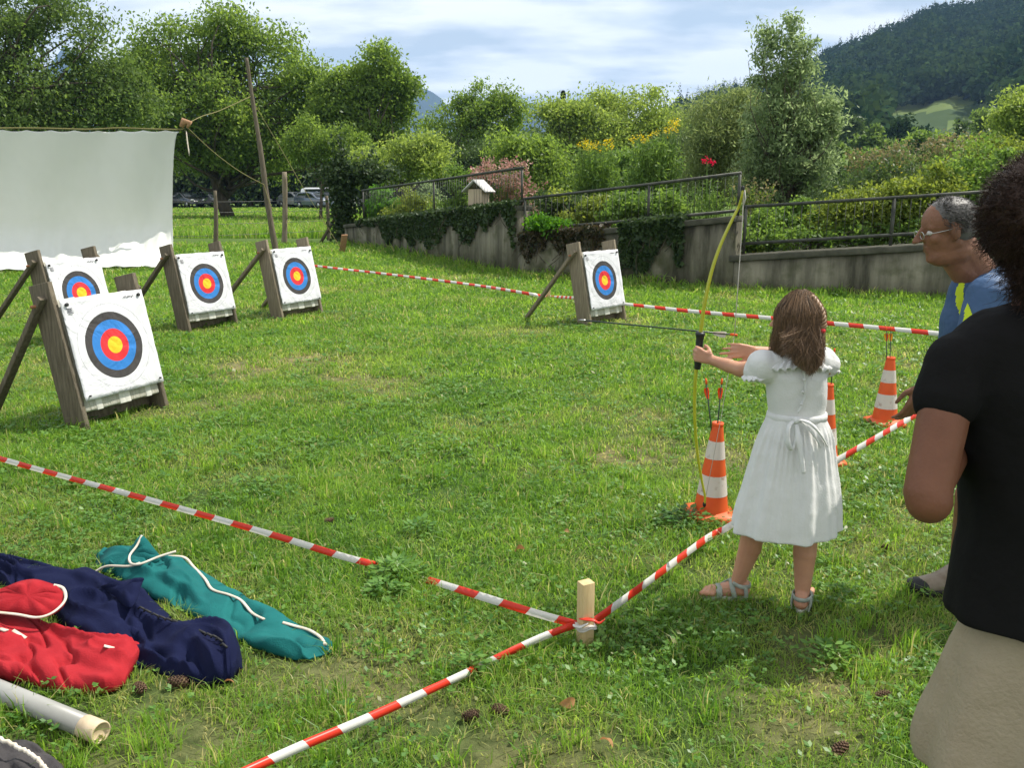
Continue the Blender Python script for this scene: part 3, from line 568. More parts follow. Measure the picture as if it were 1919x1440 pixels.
# ---- ivy hanging over the wall
def ivy(label, cells, nl, mt):
    r = empty('ivy', WALL[1], 0, label, 'ivy', 'ivy on the retaining wall'); pts = []
    for k, t0, t1, dens, drop in cells:
        a, b, (za, zb) = segs[k]; d = unit(b - a); nrm = A3(-d[1], d[0], 0); nrm = nrm if nrm[1] > 0 else -nrm
        m_ = int(nl * dens); t = rng.uniform(t0, t1, m_); zt = za + (zb - za) * t; q = rng.random(m_) ** 1.4
        dd = drop * np.clip(2.2 * fbm(t * 14, t * 0, 31) - .35, .1, 1.1) * zt; z = zt + .06 - q * dd
        p = a + (b - a) * t[:, None] - nrm * (.03 + .09 * rng.random(m_) * (1 - q * .6))[:, None]; p[:, 2] = np.maximum(z, .04); pts.append(p)
        m2 = m_ // 4; t = rng.uniform(t0, t1, m2); p = a + (b - a) * t[:, None] + nrm * rng.uniform(-.05, .3, m2)[:, None]; p[:, 2] = za + (zb - za) * t + rng.uniform(0, .12, m2); pts.append(p)
    P = np.vstack(pts) - WALL[1]; V, F = leafquads(P, rng.uniform(.04, .12, len(P)), .8, droop=.4); npmesh('leaves', V, [F], M[mt], r)
    st = MB()
    for p in P[rng.choice(len(P), 26)]: st.tube(spline([p, p + A3(rng.uniform(-.1, .1), 0, -.15), p + A3(rng.uniform(-.2, .2), 0, -.4)], 5) * A3(1, 1, 1), .006, 4)
    st.build('stems', M['bark'], r)
ivy('thick dark ivy mat over the far left wall section', [(0, .3, 1, 1, .75), (0, .12, .3, .12, .5)], 5200, 'ivy')
ivy('brownish ivy hanging on the middle wall section left of the target', [(1, .02, .45, .5, .9)], 2600, 'ivy_red')
ivy('dark ivy patch on the middle wall right of the far target', [(1, .52, .8, 1, .85)], 2600, 'ivy')

# ---- garden plants on top of the wall
def bedz(px): return .62
def shrub(label, px, Y, Ls, n, leaf, mt, name='shrub', cat='shrub', clumps=40, cr=None, droop=.3, asp=.5, z0=.45, group='garden shrubs behind the wall', stems=1, tr=.03, extra=None):
    b = D(px, 400, Y); b[2] = z0; L = px_lobes(b, Y, Ls)
    r = tree(name, label, cat, b, L, n, leaf, M[mt], tr, None, clumps, cr or max(.12, min(l[3] for l in L) * .55), group, droop, asp, trunks=stems)
    if extra:
        for nm, mm, Ls2, n2, lf2 in extra:
            P = []
            for (x, y, z, rx, ry, rz) in px_lobes(b, Y, Ls2): P.append(A3(x, y, z) + rng.normal(size=(n2, 3)) * A3(rx, ry, rz) * .55)
            P = np.vstack(P); heads = np.repeat(P, 6, 0) + rng.normal(size=(len(P) * 6, 3)) * lf2 * .45
            V, F = leafquads(heads, lf2, .6); npmesh(nm, V, [F], M[mm], r)
    return r
def stalky(label, px, Y, Ls, n, ht, leafn, mt, name, cat, group, flower=None, z0=.5, spread=.06, leaf=.09, asp=.22, lean=.25, sm='bush', fl=.05, fn=4, frac=1.):
    """upright stems with narrow leaves, blooms at the tips"""
    b = D(px, 400, Y); b[2] = z0; r = empty(name, b, 0, label, cat, group); st = MB(); tips = []; LP = []
    Lb = px_lobes(b, Y, Ls)
    for i in range(n):
        x, y, z, rx, ry, rz = Lb[rng.integers(len(Lb))]; a = rng.random() * 6.283; q = rng.random() ** .5
        tip = A3(x + rx * q * math.cos(a), y + ry * q * math.sin(a), z + rz * rng.uniform(-1, 1)); ft = A3(tip[0] * .55, tip[1] * .55, 0)
        P = spline([ft, (ft + tip) / 2 + rng.normal(size=3) * .04, tip], 7); st.tube(P, np.linspace(.008, .003, 7), 4); tips.append(tip)
        t = rng.random(leafn); LP.append(P[(t * 6).astype(int)] + rng.normal(size=(leafn, 3)) * spread)
    st.build('stems', M[sm], r); V, F = leafquads(np.vstack(LP), leaf * rng.uniform(.6, 1.4, n * leafn), asp); npmesh('leaves', V, [F], M[mt], r)
    if flower:
        T = np.array(tips); T = T[rng.random(len(T)) < frac]; h = np.repeat(T, fn, 0) + rng.normal(size=(len(T) * fn, 3)) * fl; V, F = leafquads(h, fl * 1.3 * rng.uniform(.6, 1.3, len(h)), .7); npmesh('flowers', V, [F], M[flower], r)['kind'] = 'stuff'
    return r
GP = 'flowering perennials in the garden'
stalky('pink flowering tall perennial around and behind the bird house', 930, 19.5, [(930, 325, 40, 25), (965, 340, 30, 35), (905, 330, 25, 15), (985, 380, 40, 35), (940, 380, 50, 20)], 300, 1, 10, 'bush', 'perennial', 'flower', GP, 'pink', fl=.05, fn=9, leaf=.07, lean=.1)
stalky('left of the two tall yellow flowering clumps', 1120, 19, [(1120, 278, 38, 16), (1115, 320, 42, 25), (1120, 370, 45, 25)], 210, 1, 34, 'bush', 'perennial', 'flower', GP, None, leaf=.13, spread=.09)
stalky('right and larger of the two yellow flowering clumps', 1228, 18, [(1235, 262, 40, 18), (1225, 310, 50, 30), (1230, 365, 55, 30)], 260, 1, 36, 'bush', 'perennial', 'flower', GP, None, leaf=.13, spread=.09)
for lb, px, Y, LL in (('yellow blooms crowning the left flowering clump', 1120, 19, [(1120, 272, 36, 10)]), ('yellow blooms on the right flowering clump', 1225, 18, [(1205, 258, 22, 8), (1235, 244, 24, 8), (1262, 240, 12, 12)])):
    stalky(lb, px, Y, LL, 40, 1, 4, 'bush', 'yellow_flowers', 'flower', GP, 'yellow_flower', fl=.03, fn=7)
shrub('small vivid green bush beside the ivy-covered post', 715, 24.5, [(715, 375, 26, 25), (705, 400, 22, 16), (735, 395, 16, 18)], 5200, .09, 'bush_bright', z0=.3)
shrub('yellowish vine sprawling behind the left railing', 765, 23.5, [(765, 375, 25, 25), (745, 395, 25, 15), (790, 390, 25, 18)], 1700, .1, 'bush_yellow', clumps=30, z0=.3)
shrub('grey twiggy shrub behind the left railing', 800, 23.8, [(800, 375, 28, 28), (780, 395, 35, 15)], 2400, .07, 'bush_grey', clumps=30, z0=.3)
shrub('dark olive conical shrub left of the bird house', 862, 22, [(865, 330, 22, 28), (862, 370, 30, 28), (845, 390, 30, 15)], 4800, .09, 'bush', z0=.4)
shrub('low vivid green plant at the foot of the middle railing', 1020, 15.9, [(1015, 425, 28, 12), (1045, 428, 30, 8)], 4200, .08, 'bush_bright', clumps=24, z0=.4)
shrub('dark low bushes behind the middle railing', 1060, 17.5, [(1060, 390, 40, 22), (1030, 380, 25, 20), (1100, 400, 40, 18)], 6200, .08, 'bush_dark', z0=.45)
shrub('yellow green low bush behind the middle railing left part', 1075, 16.6, [(1060, 365, 22, 18), (1085, 410, 35, 14), (1110, 385, 25, 20)], 2600, .08, 'bush_yellow', z0=.45)
shrub('low bush under the right yellow flowering clump', 1190, 16.3, [(1190, 385, 45, 22), (1250, 385, 40, 20), (1155, 395, 30, 16)], 6000, .08, 'bush', z0=.45)
shrub('feathery grey green shrub left of the tall shrub', 1345, 21, [(1345, 260, 55, 50), (1305, 300, 45, 50), (1385, 235, 50, 62), (1345, 205, 26, 35), (1400, 190, 24, 38), (1350, 340, 60, 40), (1315, 215, 16, 30)], 23000, .14, 'bush_feather', 'feathery_shrub', clumps=120, asp=.16, droop=-.6, cr=.42)
shrub('tallest garden shrub, spiky topped, with glossy leaves', 1470, 18.5, [(1438, 100, 15, 48), (1480, 92, 15, 50), (1507, 115, 14, 45), (1445, 165, 34, 40), (1498, 168, 32, 40), (1462, 235, 62, 45), (1525, 240, 40, 45), (1480, 300, 74, 48), (1470, 360, 80, 48), (1555, 190, 18, 22), (1540, 225, 24, 28), (1420, 300, 30, 40)], 34000, .105, 'bush_grey', 'tall_shrub', clumps=230, cr=.25, droop=-.5, asp=.35, stems=4, tr=.06)
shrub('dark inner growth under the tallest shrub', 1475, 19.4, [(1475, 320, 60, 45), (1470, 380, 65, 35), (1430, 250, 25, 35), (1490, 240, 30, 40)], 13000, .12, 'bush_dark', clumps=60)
rose = stalky('red rose bush behind the end post of the middle railing', 1325, 15.6, [(1320, 350, 34, 22), (1350, 370, 28, 22)], 60, 1, 46, 'bush', 'rose_bush', 'flower', GP, None, leaf=.07, spread=.09, z0=.5)
T = []
for q in ((1321, 300), (1334, 304)): T.append(D(*q, 15.6) - np.array(rose.location) + rng.normal(size=(34, 3)) * .026)
V, F = leafquads(np.vstack(T), .036, .9); npmesh('blooms', V, [F], M['red_flower'], rose)
st = MB(); st.tube([(0, 0, .3), D(1325, 305, 15.6) - np.array(rose.location)], .008, 4); st.build('flower_stem', M['bush'], rose)
stalky('pale dried flower stalks between bow tip and end post', 1415, 15.2, [(1415, 360, 38, 20), (1400, 400, 30, 25)], 120, 1, 16, 'bush_yellow', 'dried_plant', 'plant', 'garden shrubs behind the wall', 'straw', leaf=.09, fl=.04)
for lb, px, Y, LL, n, mt in [('low green leafy border behind the right railing near the bow', 1440, 14.6, [(1440, 420, 55, 26), (1400, 430, 25, 16), (1500, 410, 40, 30)], 9500, 'bush'),
    ('climbing light green creeper on the right railing', 1600, 14.4, [(1590, 385, 50, 32), (1640, 390, 50, 32), (1560, 420, 45, 24), (1650, 420, 50, 18)], 11000, 'bush_yellow'),
    ('dense yellow green hedge plant left of the man', 1720, 14.2, [(1700, 370, 45, 40), (1750, 360, 40, 45), (1690, 410, 50, 22)], 11000, 'bush_yellow'),
    ('tangled bright shrub above the head of the man', 1810, 14.6, [(1800, 330, 60, 38), (1850, 310, 45, 40), (1870, 370, 70, 50), (1790, 400, 60, 30)], 13000, 'bush'),
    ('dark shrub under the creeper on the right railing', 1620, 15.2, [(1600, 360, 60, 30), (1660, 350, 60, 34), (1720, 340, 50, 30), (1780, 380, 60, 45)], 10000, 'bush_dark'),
    ('yellow green shrub rising beside the right edge', 1860, 17, [(1850, 290, 45, 30), (1890, 310, 40, 40), (1800, 330, 40, 26)], 8500, 'bush_yellow'),
    ('low dark planting along the foot of the right railing', 1480, 14.15, [(1430, 448, 50, 12), (1500, 444, 60, 12), (1570, 440, 60, 12), (1640, 437, 60, 12), (1710, 430, 60, 14)], 9000, 'bush'),
    ('shrub behind the woman past the right edge', 2000, 15, [(2000, 350, 80, 60)], 6000, 'bush')]:
    shrub(lb, px, Y, LL, n, .075, mt, clumps=60)
stalky('straw coloured plume grass clump below the valley trees', 1700, 20, [(1640, 300, 50, 18), (1720, 290, 60, 22), (1790, 280, 50, 24), (1660, 330, 70, 18)], 560, 1, 16, 'bush_feather', 'plume_grass', 'grass clump', 'garden shrubs behind the wall', 'straw', leaf=.16, asp=.1, fl=.05, fn=5, spread=.07)
stalky('small plant with two yellow blooms above the right railing', 1655, 17, [(1655, 312, 12, 6), (1690, 316, 10, 6)], 12, 1, 20, 'bush', 'yellow_plant', 'flower', GP, 'yellow_flower', fl=.03, fn=6)
# ---- bird house / insect hotel on the wall
b = D(897, 390, 18.3); bz = b[2] - .12
r = empty('bird_house', (b[0], b[1], bz), R(-28), 'reed-filled wooden bird house with pale pitched roof standing on the wall', 'bird house')
m_ = MB(); m_.box((0, 0, .26), (.34, .3, .5)); m_.build('body', M['reed'], r, bevel=.01)
m_ = MB(); m_.add([(-.17, -.15, .51), (.17, -.15, .51), (0, -.15, .66), (-.17, .15, .51), (.17, .15, .51), (0, .15, .66)], [(0, 1, 2), (5, 4, 3), (0, 3, 4, 1)]); m_.build('gable', M['wood_dark'], r)
for s in (-1, 1):
    m_ = MB(); m_.bar((s * .26, 0, .44), (s * -.0, 0, .685), .5, .025, up=(0, 0, 1)); 
    m_ = MB(); m_.add([(0, -.22, .68), (0, .22, .68), (s * .28, .22, .44), (s * .28, -.22, .44), (0, -.22, .705), (0, .22, .705), (s * .28, .22, .465), (s * .28, -.22, .465)], [(0, 1, 2, 3), (4, 7, 6, 5), (0, 4, 5, 1), (1, 5, 6, 2), (2, 6, 7, 3), (3, 7, 4, 0)]); m_.build('roof_panel', M['birdroof'], r)
m_ = MB(); m_.box((0, 0, .0), (.4, .36, .03)); m_.build('floor_board', M['wood_dark'], r)
# ---- ivy-covered post with brace and pergola stub
b = G(648, 455); r = empty('ivy_covered_post', b, 0, 'tall dark post smothered in ivy at the left end of the wall', 'post')
m_ = MB(); m_.tube([(0, 0, -.1), (-.05, 0, 1.2), (-.1, 0, 2.3)], [.16, .13, .1], 10); m_.build('post', M['bark'], r, True)
m_ = MB(); m_.bar((-.75, -.1, 0), (0, 0, 1.2), .09, .09); m_.build('brace', M['wood_dark'], r)
P = rng.normal(size=(4600, 3)) * A3(.16, .18, .75) + A3(-.05, 0, 1.25); P2 = rng.normal(size=(2600, 3)) * A3(.55, .25, .16) + A3(.35, 0, 2.05); P3 = rng.normal(size=(2600, 3)) * A3(.16, .2, .55) + A3(.85, 0, 1.3); P = np.vstack([P, P2, P3]); P[:, 2] = np.abs(P[:, 2])
V, F = leafquads(P, rng.uniform(.08, .16, len(P)), .7, droop=.4); npmesh('ivy_leaves', V, [F], M['ivy'], r)
m_ = MB(); m_.tube([(.85, 0, -.1), (.85, 0, 1.9)], .08, 8); m_.tube([(-.1, 0, 2.1), (1., 0, 2.0)], .06, 8); m_.build('side_post', M['bark'], r, True)
# ---- meadow fence: posts and wires
r = empty('wire_fence', G(403, 462), 0, 'old wire fence on weathered posts between the lawn and the meadow', 'fence'); o0 = np.array(r.location)
fp_ = [(G(403, 462), D(403, 357, 24.7), .06, 'wood_dark'), (G(532, 455), D(533, 322, 26.5), .085, 'wood')]
fp_ += [(A3(-13.2, 23.2, 0), A3(-13.2, 23.2, 1.5), .06, 'wood_dark'), (A3(-5.9, 27.8, 0), A3(-5.9, 27.8, 1.4), .06, 'wood_dark')]
for a, b, rr, mm in fp_:
    P = spline([a - A3(0, 0, .2), (a + b) / 2 + A3(.03, 0, 0), b], 8) - o0; m_ = MB(); m_.tube(P, np.linspace(rr * 1.1, rr * .85, 8) * (1 + .08 * rng.normal(size=8)), 9); m_.build('post', M[mm], r, True)
order = [fp_[2], fp_[0], fp_[1], fp_[3]]
for h in (.3, .62, .95, 1.25):
    m_ = MB(); m_.tube(np.array([a + A3(0, 0, h) - o0 for a, *_ in order]), .006, 4); m_.build('wire', M['wire'], r)
# ---- far parking: cars
def car(label, px, Y, col, head, kind='hatch'):
    b = D(px, 380, Y); b[2] = 0; r = empty('parked_van' if kind == 'van' else 'parked_car', b, head, label, 'van' if kind == 'van' else 'car', 'cars parked beyond the meadow')
    L, W = (4.8, 1.85) if kind == 'van' else (4.2, 1.72)
    if kind == 'van': prof = [(-2.35, .35), (-2.4, 1.0), (-2.3, 1.75), (-1.9, 1.86), (.5, 1.86), (.95, 1.75), (1.55, 1.12), (2.2, .98), (2.4, .75), (2.42, .35)]; gl = [(-1.9, 1.1), (-1.85, 1.72), (.45, 1.74), (.85, 1.66), (1.35, 1.12)]
    elif kind == 'estate': prof = [(-2.1, .3), (-2.12, .85), (-1.95, 1.15), (-1.6, 1.42), (-.2, 1.48), (.35, 1.38), (1.05, .98), (1.8, .86), (2.05, .65), (2.1, .3)]; gl = [(-1.75, .98), (-1.45, 1.34), (-.2, 1.4), (.3, 1.3), (.9, .98)]
    else: prof = [(-2.0, .3), (-2.05, .8), (-1.8, 1.05), (-1.2, 1.42), (-.2, 1.46), (.3, 1.36), (1.0, .97), (1.75, .82), (2.02, .62), (2.08, .3)]; gl = [(-1.5, 1.0), (-1.12, 1.34), (-.2, 1.38), (.25, 1.3), (.85, .97)]
    m_ = MB(); Pz = np.array(prof); rg = []
    for y, s, zf in ((-W / 2, .96, .93), (-W / 2 + .06, 1, .985), (-W * .3, 1, 1.0), (W * .3, 1, 1.0), (W / 2 - .06, 1, .985), (W / 2, .96, .93)):
        inset = np.where(Pz[:, 1] > 1.0, np.sign(-y) * (Pz[:, 1] - 1.0) * .3, 0)
        rg.append(np.stack([Pz[:, 0] * s, y + inset, Pz[:, 1] * zf + .02], 1))
    m_.rings(rg); m_.build('body', M[col], r, bevel=.03)
    for sgn in (-1, 1):
        g_ = np.array(gl); y = sgn * (W / 2 + .012); yy = y - sgn * np.maximum(g_[:, 1] - 1.0, 0) * .3; m_ = MB(); n = len(g_)
        m_.add(np.vstack([np.stack([g_[:, 0], yy, g_[:, 1]], 1), np.stack([g_[:, 0], yy - sgn * .03, g_[:, 1]], 1)]), [tuple(range(n)), tuple(range(2 * n - 1, n - 1, -1))] + [(i, (i + 1) % n, n + (i + 1) % n, n + i) for i in range(n)]); m_.build('side_window', M['glass'], r)
    wx = {'van': ((.98, 1.77), (1.52, 1.17)), 'estate': ((.38, 1.4), (1.02, 1.02)), 'hatch': ((.33, 1.38), (.98, 1.0))}[kind]
    (x0, z0), (x1, z1) = wx; m_ = MB(); m_.add([(x0 + .03, -.6, z0), (x0 + .03, .6, z0), (x1 + .03, .72, z1), (x1 + .03, -.72, z1), (x0, -.6, z0 - .02), (x0, .6, z0 - .02), (x1, .72, z1 - .02), (x1, -.72, z1 - .02)], [(0, 1, 2, 3), (4, 7, 6, 5), (0, 4, 5, 1), (1, 5, 6, 2), (2, 6, 7, 3), (3, 7, 4, 0)]); m_.build('windscreen', M['glass'], r)
    for x in (-1.3, 1.35):
        for sgn in (-1, 1):
            m_ = MB(); a = np.arange(18) * 2 * np.pi / 18; m_.rings([np.stack([x + rr * np.cos(a), np.full(18, sgn * (W / 2 - .1) + q * sgn), .32 + rr * np.sin(a)], 1) for rr, q in ((.3, -.1), (.32, -.06), (.32, .1), (.29, .12))]); wh = m_.build('wheel', M['tyre'], r, True)
            m_ = MB(); m_.rings([np.stack([x + rr * np.cos(a), np.full(18, sgn * (W / 2 + .02) + q * sgn), .32 + rr * np.sin(a)], 1) for rr, q in ((.19, 0), (.17, .015))]); m_.build('rim', M['metal'], wh)
    for sgn in (-1, 1):
        m_ = MB(); m_.ell((L / 2 - .12, sgn * .62, .72), (.13, .18, .09)); m_.build('headlight', M['lamp'], r, True)
car('black car nearest the edge of the white sheet', 350, 84, 'car_black', R(-38)); car('silver car left of the thin fence post', 398, 86, 'car_silver', R(-38), 'estate')
car('dark blue car behind the walnut trunk', 446, 88, 'car_blue', R(-38)); car('black estate car left of the leaning pole', 495, 87, 'car_black', R(-38), 'estate')
car('grey car right of the grey fence post', 556, 84, 'car_grey', R(-38)); car('dark blue car in front of the white van', 592, 79, 'car_blue', R(-38), 'estate')
car('white van parked at the right end of the car row', 614, 82, 'car_white', R(-10), 'van'); car('silver car half hidden by the ivy-covered post', 668, 88, 'car_silver', R(-38))
car('dark car hidden behind the white sheet', 285, 85, 'car_grey', R(-38))
b = D(578, 360, 108); r = empty('barn', (b[0], b[1], 0), R(12), 'low barn with brown roof behind the parked cars', 'building')
m_ = MB(); m_.box((0, 0, 1.1), (9, 6, 2.2)); m_.build('wall', M['render_wall'], r)
m_ = MB(); m_.add([(-4.8, -3.6, 2.0), (4.8, -3.6, 2.0), (4.8, 0, 4.2), (-4.8, 0, 4.2), (-4.8, 3.6, 2.0), (4.8, 3.6, 2.0), (-4.8, -3.6, 2.15), (4.8, -3.6, 2.15), (4.8, 0, 4.35), (-4.8, 0, 4.35), (-4.8, 3.6, 2.15), (4.8, 3.6, 2.15)], [(6, 7, 8, 9), (9, 8, 11, 10), (0, 3, 2, 1), (3, 4, 5, 2), (0, 1, 7, 6), (4, 10, 11, 5), (0, 6, 9, 3), (3, 9, 10, 4), (1, 2, 8, 7), (2, 5, 11, 8)]); m_.build('roof', M['roof'], r)
m_ = MB(); m_.box((1, -3.05, .95), (1.6, .1, 1.9)); m_.build('door', M['wood_dark'], r)
# white farmhouse on the hill
Yh = 330.
for Yt in np.linspace(250, 640, 200):
    p = hxyz(np.array([1862.]), np.array([Yt]))[0]
    if proj(p)[1] < 196: Yh = Yt; break
r = empty('farmhouse', p - A3(0, 0, 1), R(-12), 'small white farmhouse beside the pasture on the hill', 'house'); s = Yh / 400.
m_ = MB(); m_.box((0, 0, 2.5), (11 * s, 6 * s, 5 * s + 1)); m_.build('wall', M['house_white'], r)
m_ = MB(); a_, b_, c_ = 6 * s, 3.6 * s, 2.7 * s; m_.add([(-a_, -b_, 5 * s), (a_, -b_, 5 * s), (a_, 0, 5 * s + c_), (-a_, 0, 5 * s + c_), (-a_, b_, 5 * s), (a_, b_, 5 * s)], [(0, 1, 2, 3), (3, 2, 5, 4), (0, 4, 5, 1), (0, 3, 4), (1, 5, 2)]); m_.build('roof', M['birdroof'], r)
m_ = MB(); [m_.box((x * s, -3.05 * s, 3 * s), (1.2 * s, .15, 1.5 * s)) for x in (-3, 0, 3)]; m_.build('windows', M['glass'], r)

# ================================================================== GRASS
CLEAR = []     # footprints kept free of grass (filled by the things lying there) : polygons in x,y
def clearmask(x, y):
    m_ = np.zeros(len(x), bool)
    for P in CLEAR: m_ |= inpoly(x, y, P)
    return m_
def scatter(y0, y1, dens, side=1.2):
    xm = .64 * y1 + side; n = int(dens * (y1 - y0) * 2 * xm); x = rng.uniform(-xm, xm, n); y = rng.uniform(y0, y1, n)
    k = (np.abs(x) < .64 * y + side); x, y = x[k], y[k]; return x, y
def blades(x, y, h, wd, dry, lean=.45, curl=.5):
    n = len(x); a = rng.random(n) * 6.283; q = np.abs(rng.normal(size=n)) * lean; dx, dy = np.cos(a) * q, np.sin(a) * q
    f = rng.random(n) * 6.283; wx, wy = np.cos(f) * wd / 2, np.sin(f) * wd / 2; z = np.zeros(n)
    P = np.stack([x, y, z], 1); Wv = np.stack([wx, wy, z], 1)
    Mi = P + np.stack([dx * h * .45, dy * h * .45, h * .58], 1); T = P + np.stack([dx * h * (1 + curl), dy * h * (1 + curl), h * (1 - .25 * np.clip(q, 0, 1.5))], 1)
    V = np.stack([P - Wv, P + Wv, Mi - Wv * .75, Mi + Wv * .75, T], 1).reshape(-1, 3); i = np.arange(n)[:, None] * 5
    F = np.concatenate([i + [0, 1, 3], i + [0, 3, 2], i + [2, 3, 4]], 1).reshape(-1, 3); return V, F, np.repeat(dry, 5)
def make_grass():
    Vs, Fs, Ds = [], [], []; off = 0
    for y0, y1, dens, h0, w0 in ((1.2, 2.2, 10000, .036, .0036), (2.2, 3.2, 12500, .036, .0038), (3.2, 4.6, 8800, .037, .0048), (4.6, 7, 5200, .04, .0068), (7, 10, 2700, .048, .0105), (10, 14, 1300, .06, .015), (14, 20, 620, .075, .022), (20, 27, 280, .095, .033)):
        x, y = scatter(y0, y1, dens); d = dryness(x, y); tf = fbm(x * 5.5, y * 5.5, 41); big = fbm(x * 1.3, y * 1.3, 17)
        k = (rng.random(len(x)) > d * .85) & (y < wall_y(x) - .03) & (rng.random(len(x)) < .45 + 1.2 * tf); k &= ~clearmask(x, y); x, y, d, tf, big = x[k], y[k], d[k], tf[k], big[k]
        h = h0 * rng.uniform(.5, 1.35, len(x)) * (.15 + 1.5 * tf ** 1.3 + .7 * big) * (1 - .45 * d)
        near_wall = np.clip(1 - (wall_y(x) - y) / 1.1, 0, 1) * ((x > -5) & (x < 9)); h *= 1 + 1.5 * near_wall
        dd = np.clip(d * 1.2 * rng.random(len(x)) + (rng.random(len(x)) < .035 + .09 * (big > .5)) * .75, 0, 1)
        V, F, Dd = blades(x, y, h, w0 * rng.uniform(.6, 1.4, len(x)), dd, .8, .7); Vs.append(V); Fs.append(F + off); Ds.append(Dd); off += len(V)
    # longer clumps the mower and the feet left standing
    for y0, y1, nc, nb in ((1.9, 3.2, 130, 46), (3.2, 5, 230, 40), (5, 9, 420, 26)):
        xm = .64 * y1 + .8; cx = rng.uniform(-xm, xm, nc); cy = rng.uniform(y0, y1, nc); x = np.repeat(cx, nb) + rng.normal(size=nc * nb) * .03; y = np.repeat(cy, nb) + rng.normal(size=nc * nb) * .03
        hs = np.repeat(rng.uniform(.05, .105, nc), nb); k = ~clearmask(x, y) & (y < wall_y(x) - .05); x, y, hs = x[k], y[k], hs[k]
        dd = (rng.random(len(x)) < .12) * .8; V, F, Dd = blades(x, y, hs * rng.uniform(.5, 1.2, len(x)), (.0036 + .0006 * y) * rng.uniform(.6, 1.3, len(x)), dd, .45, .9); Vs.append(V); Fs.append(F + off); Ds.append(Dd); off += len(V)
    return np.vstack(Vs), np.vstack(Fs), np.concatenate(Ds)
def make_meadow():
    Vs, Fs, Ds = [], [], []; off = 0
    for y0, y1, dens, h0, w0 in ((24.5, 32, 190, .34, .035), (32, 45, 70, .32, .06), (45, 80, 16, .3, .1)):
        n = int(dens * (y1 - y0) * (.62 * y1 + 8)); x = rng.uniform(-.62 * y1 - 4, 4, n); y = rng.uniform(y0, y1, n); k = (y > 25 + .55 * (x + 8.5) * (x > -14)) & (x > -.62 * y - 4); k &= (y > wall_y(x) + 3); x, y = x[k], y[k]
        big = fbm(x * .35, y * .35, 17); mow = np.where(y > 38, .45, 1.); h = h0 * rng.uniform(.5, 1.3, len(x)) * (.5 + big) * mow
        V, F, Dd = blades(x, y, h, w0 * rng.uniform(.6, 1.4, len(x)), np.clip((rng.random(len(x)) < .25) * .6 * (big + .3), 0, 1), .35); Vs.append(V); Fs.append(F + off); Ds.append(Dd); off += len(V)
    return np.vstack(Vs), np.vstack(Fs), np.concatenate(Ds)
def make_weeds():
    """flat rosettes and clover between the blades"""
    Vs = []; Ds = []
    for y0, y1, dens, s0 in ((1.2, 2.6, 1500, .0165), (2.6, 4.2, 1300, .018), (4.2, 7, 700, .024), (7, 11, 260, .034)):
        x, y = scatter(y0, y1, dens); t = fbm(x * 2.2 + 9, y * 2.2, 77); d = dryness(x, y); k = (rng.random(len(x)) < np.clip((t - .4) * 5, .1, 1)) & (rng.random(len(x)) > d) & (y < wall_y(x) - .05) & ~clearmask(x, y); x, y = x[k], y[k]
        n = len(x); m_ = 4; X4 = np.repeat(x, m_); Y4 = np.repeat(y, m_); a = rng.random(n * m_) * 6.283; s = s0 * rng.uniform(.5, 1.4, n * m_); z0 = np.repeat(rng.uniform(.012, .05, n), m_)
        d3 = np.stack([np.cos(a), np.sin(a), rng.uniform(-.1, .6, n * m_)], 1); b3 = np.stack([-np.sin(a), np.cos(a), rng.normal(size=n * m_) * .25], 1); c = np.stack([X4, Y4, z0], 1); s = s[:, None]
        Vs.append(np.stack([c, c + d3 * s * .55 + b3 * s * .33, c + d3 * s, c + d3 * s * .55 - b3 * s * .33], 1).reshape(-1, 3)); Ds.append(np.repeat((rng.random(n * m_) < .07) * .7, 4))
    V = np.vstack(Vs); return V, np.arange(len(V)).reshape(-1, 4), np.concatenate(Ds)
# ================================================================== OBJECTS
def wb(mb, name, mt, parent, smooth=True, bevel=0):
    """build world-coordinate geometry under a parent that is only translated"""
    o = np.array(parent.location); mb.V = [v - o for v in mb.V]; return mb.build(name, mt, parent, smooth, bevel)
# ---- white backstop sheet on its rope
TL, TR = G(-420, 520) , D(336, 245, 18.3) * A3(1, 1, 0); r = empty('backstop_sheet', TR, 0, 'large off-white cloth backstop hung from a rope behind the targets', 'sheet')
TL = TR + (TL - TR) * .8
nu, nv = 150, 70; u = np.linspace(0, 1, nu); v = np.linspace(0, 1, nv); U, Vv = np.meshgrid(u, v)
d = unit(TR - TL); W_ = np.linalg.norm(TR - TL); fw = A3(d[1], -d[0], 0)
topz = 2.73 - .05 * (1 - U) - .10 * 4 * (1 - U) * U * .4 - .035 * np.abs(np.sin(U * W_ * np.pi / .42)) ** .7 * (1 - Vv) ** 6
edge_in = -.34 * np.clip(Vv, 0, 1) ** .5 * U ** 14   # inward curve of the free side
sag = np.clip((Vv - .66) / .34, 0, 1)
z = topz * (1 - Vv) ** 1.0 + .05; z = z - .12 * sag * (1 - sag) * 3 * (1 + .3 * np.sin(U * 40))
out = -.35 * Vv + .1 * np.sin(U * 7 + 1) * Vv + sag ** 2.0 * (1.15 + .12 * np.sin(U * 17)) + .07 * np.sin(U * 60 + 3 * Vv + 3 * fbm(U * 12, Vv * 2, 4)) * sag + .035 * np.sin(U * 23 + Vv * 5) + .02 * fbm(U * 30, Vv * 8, 3)
out += .05 * np.sin(U * 130 + np.sin(Vv * 9) * 2) * sag * fbm(U * 9, Vv * 2, 8) * 1.6
z += .045 * fbm(U * 14, Vv * 3, 2) * sag * 1.2
P = TL[None, None] + d * (U * W_ + edge_in * 1.0)[..., None] + fw * out[..., None] - TR; P[..., 2] = np.maximum(z, .02)
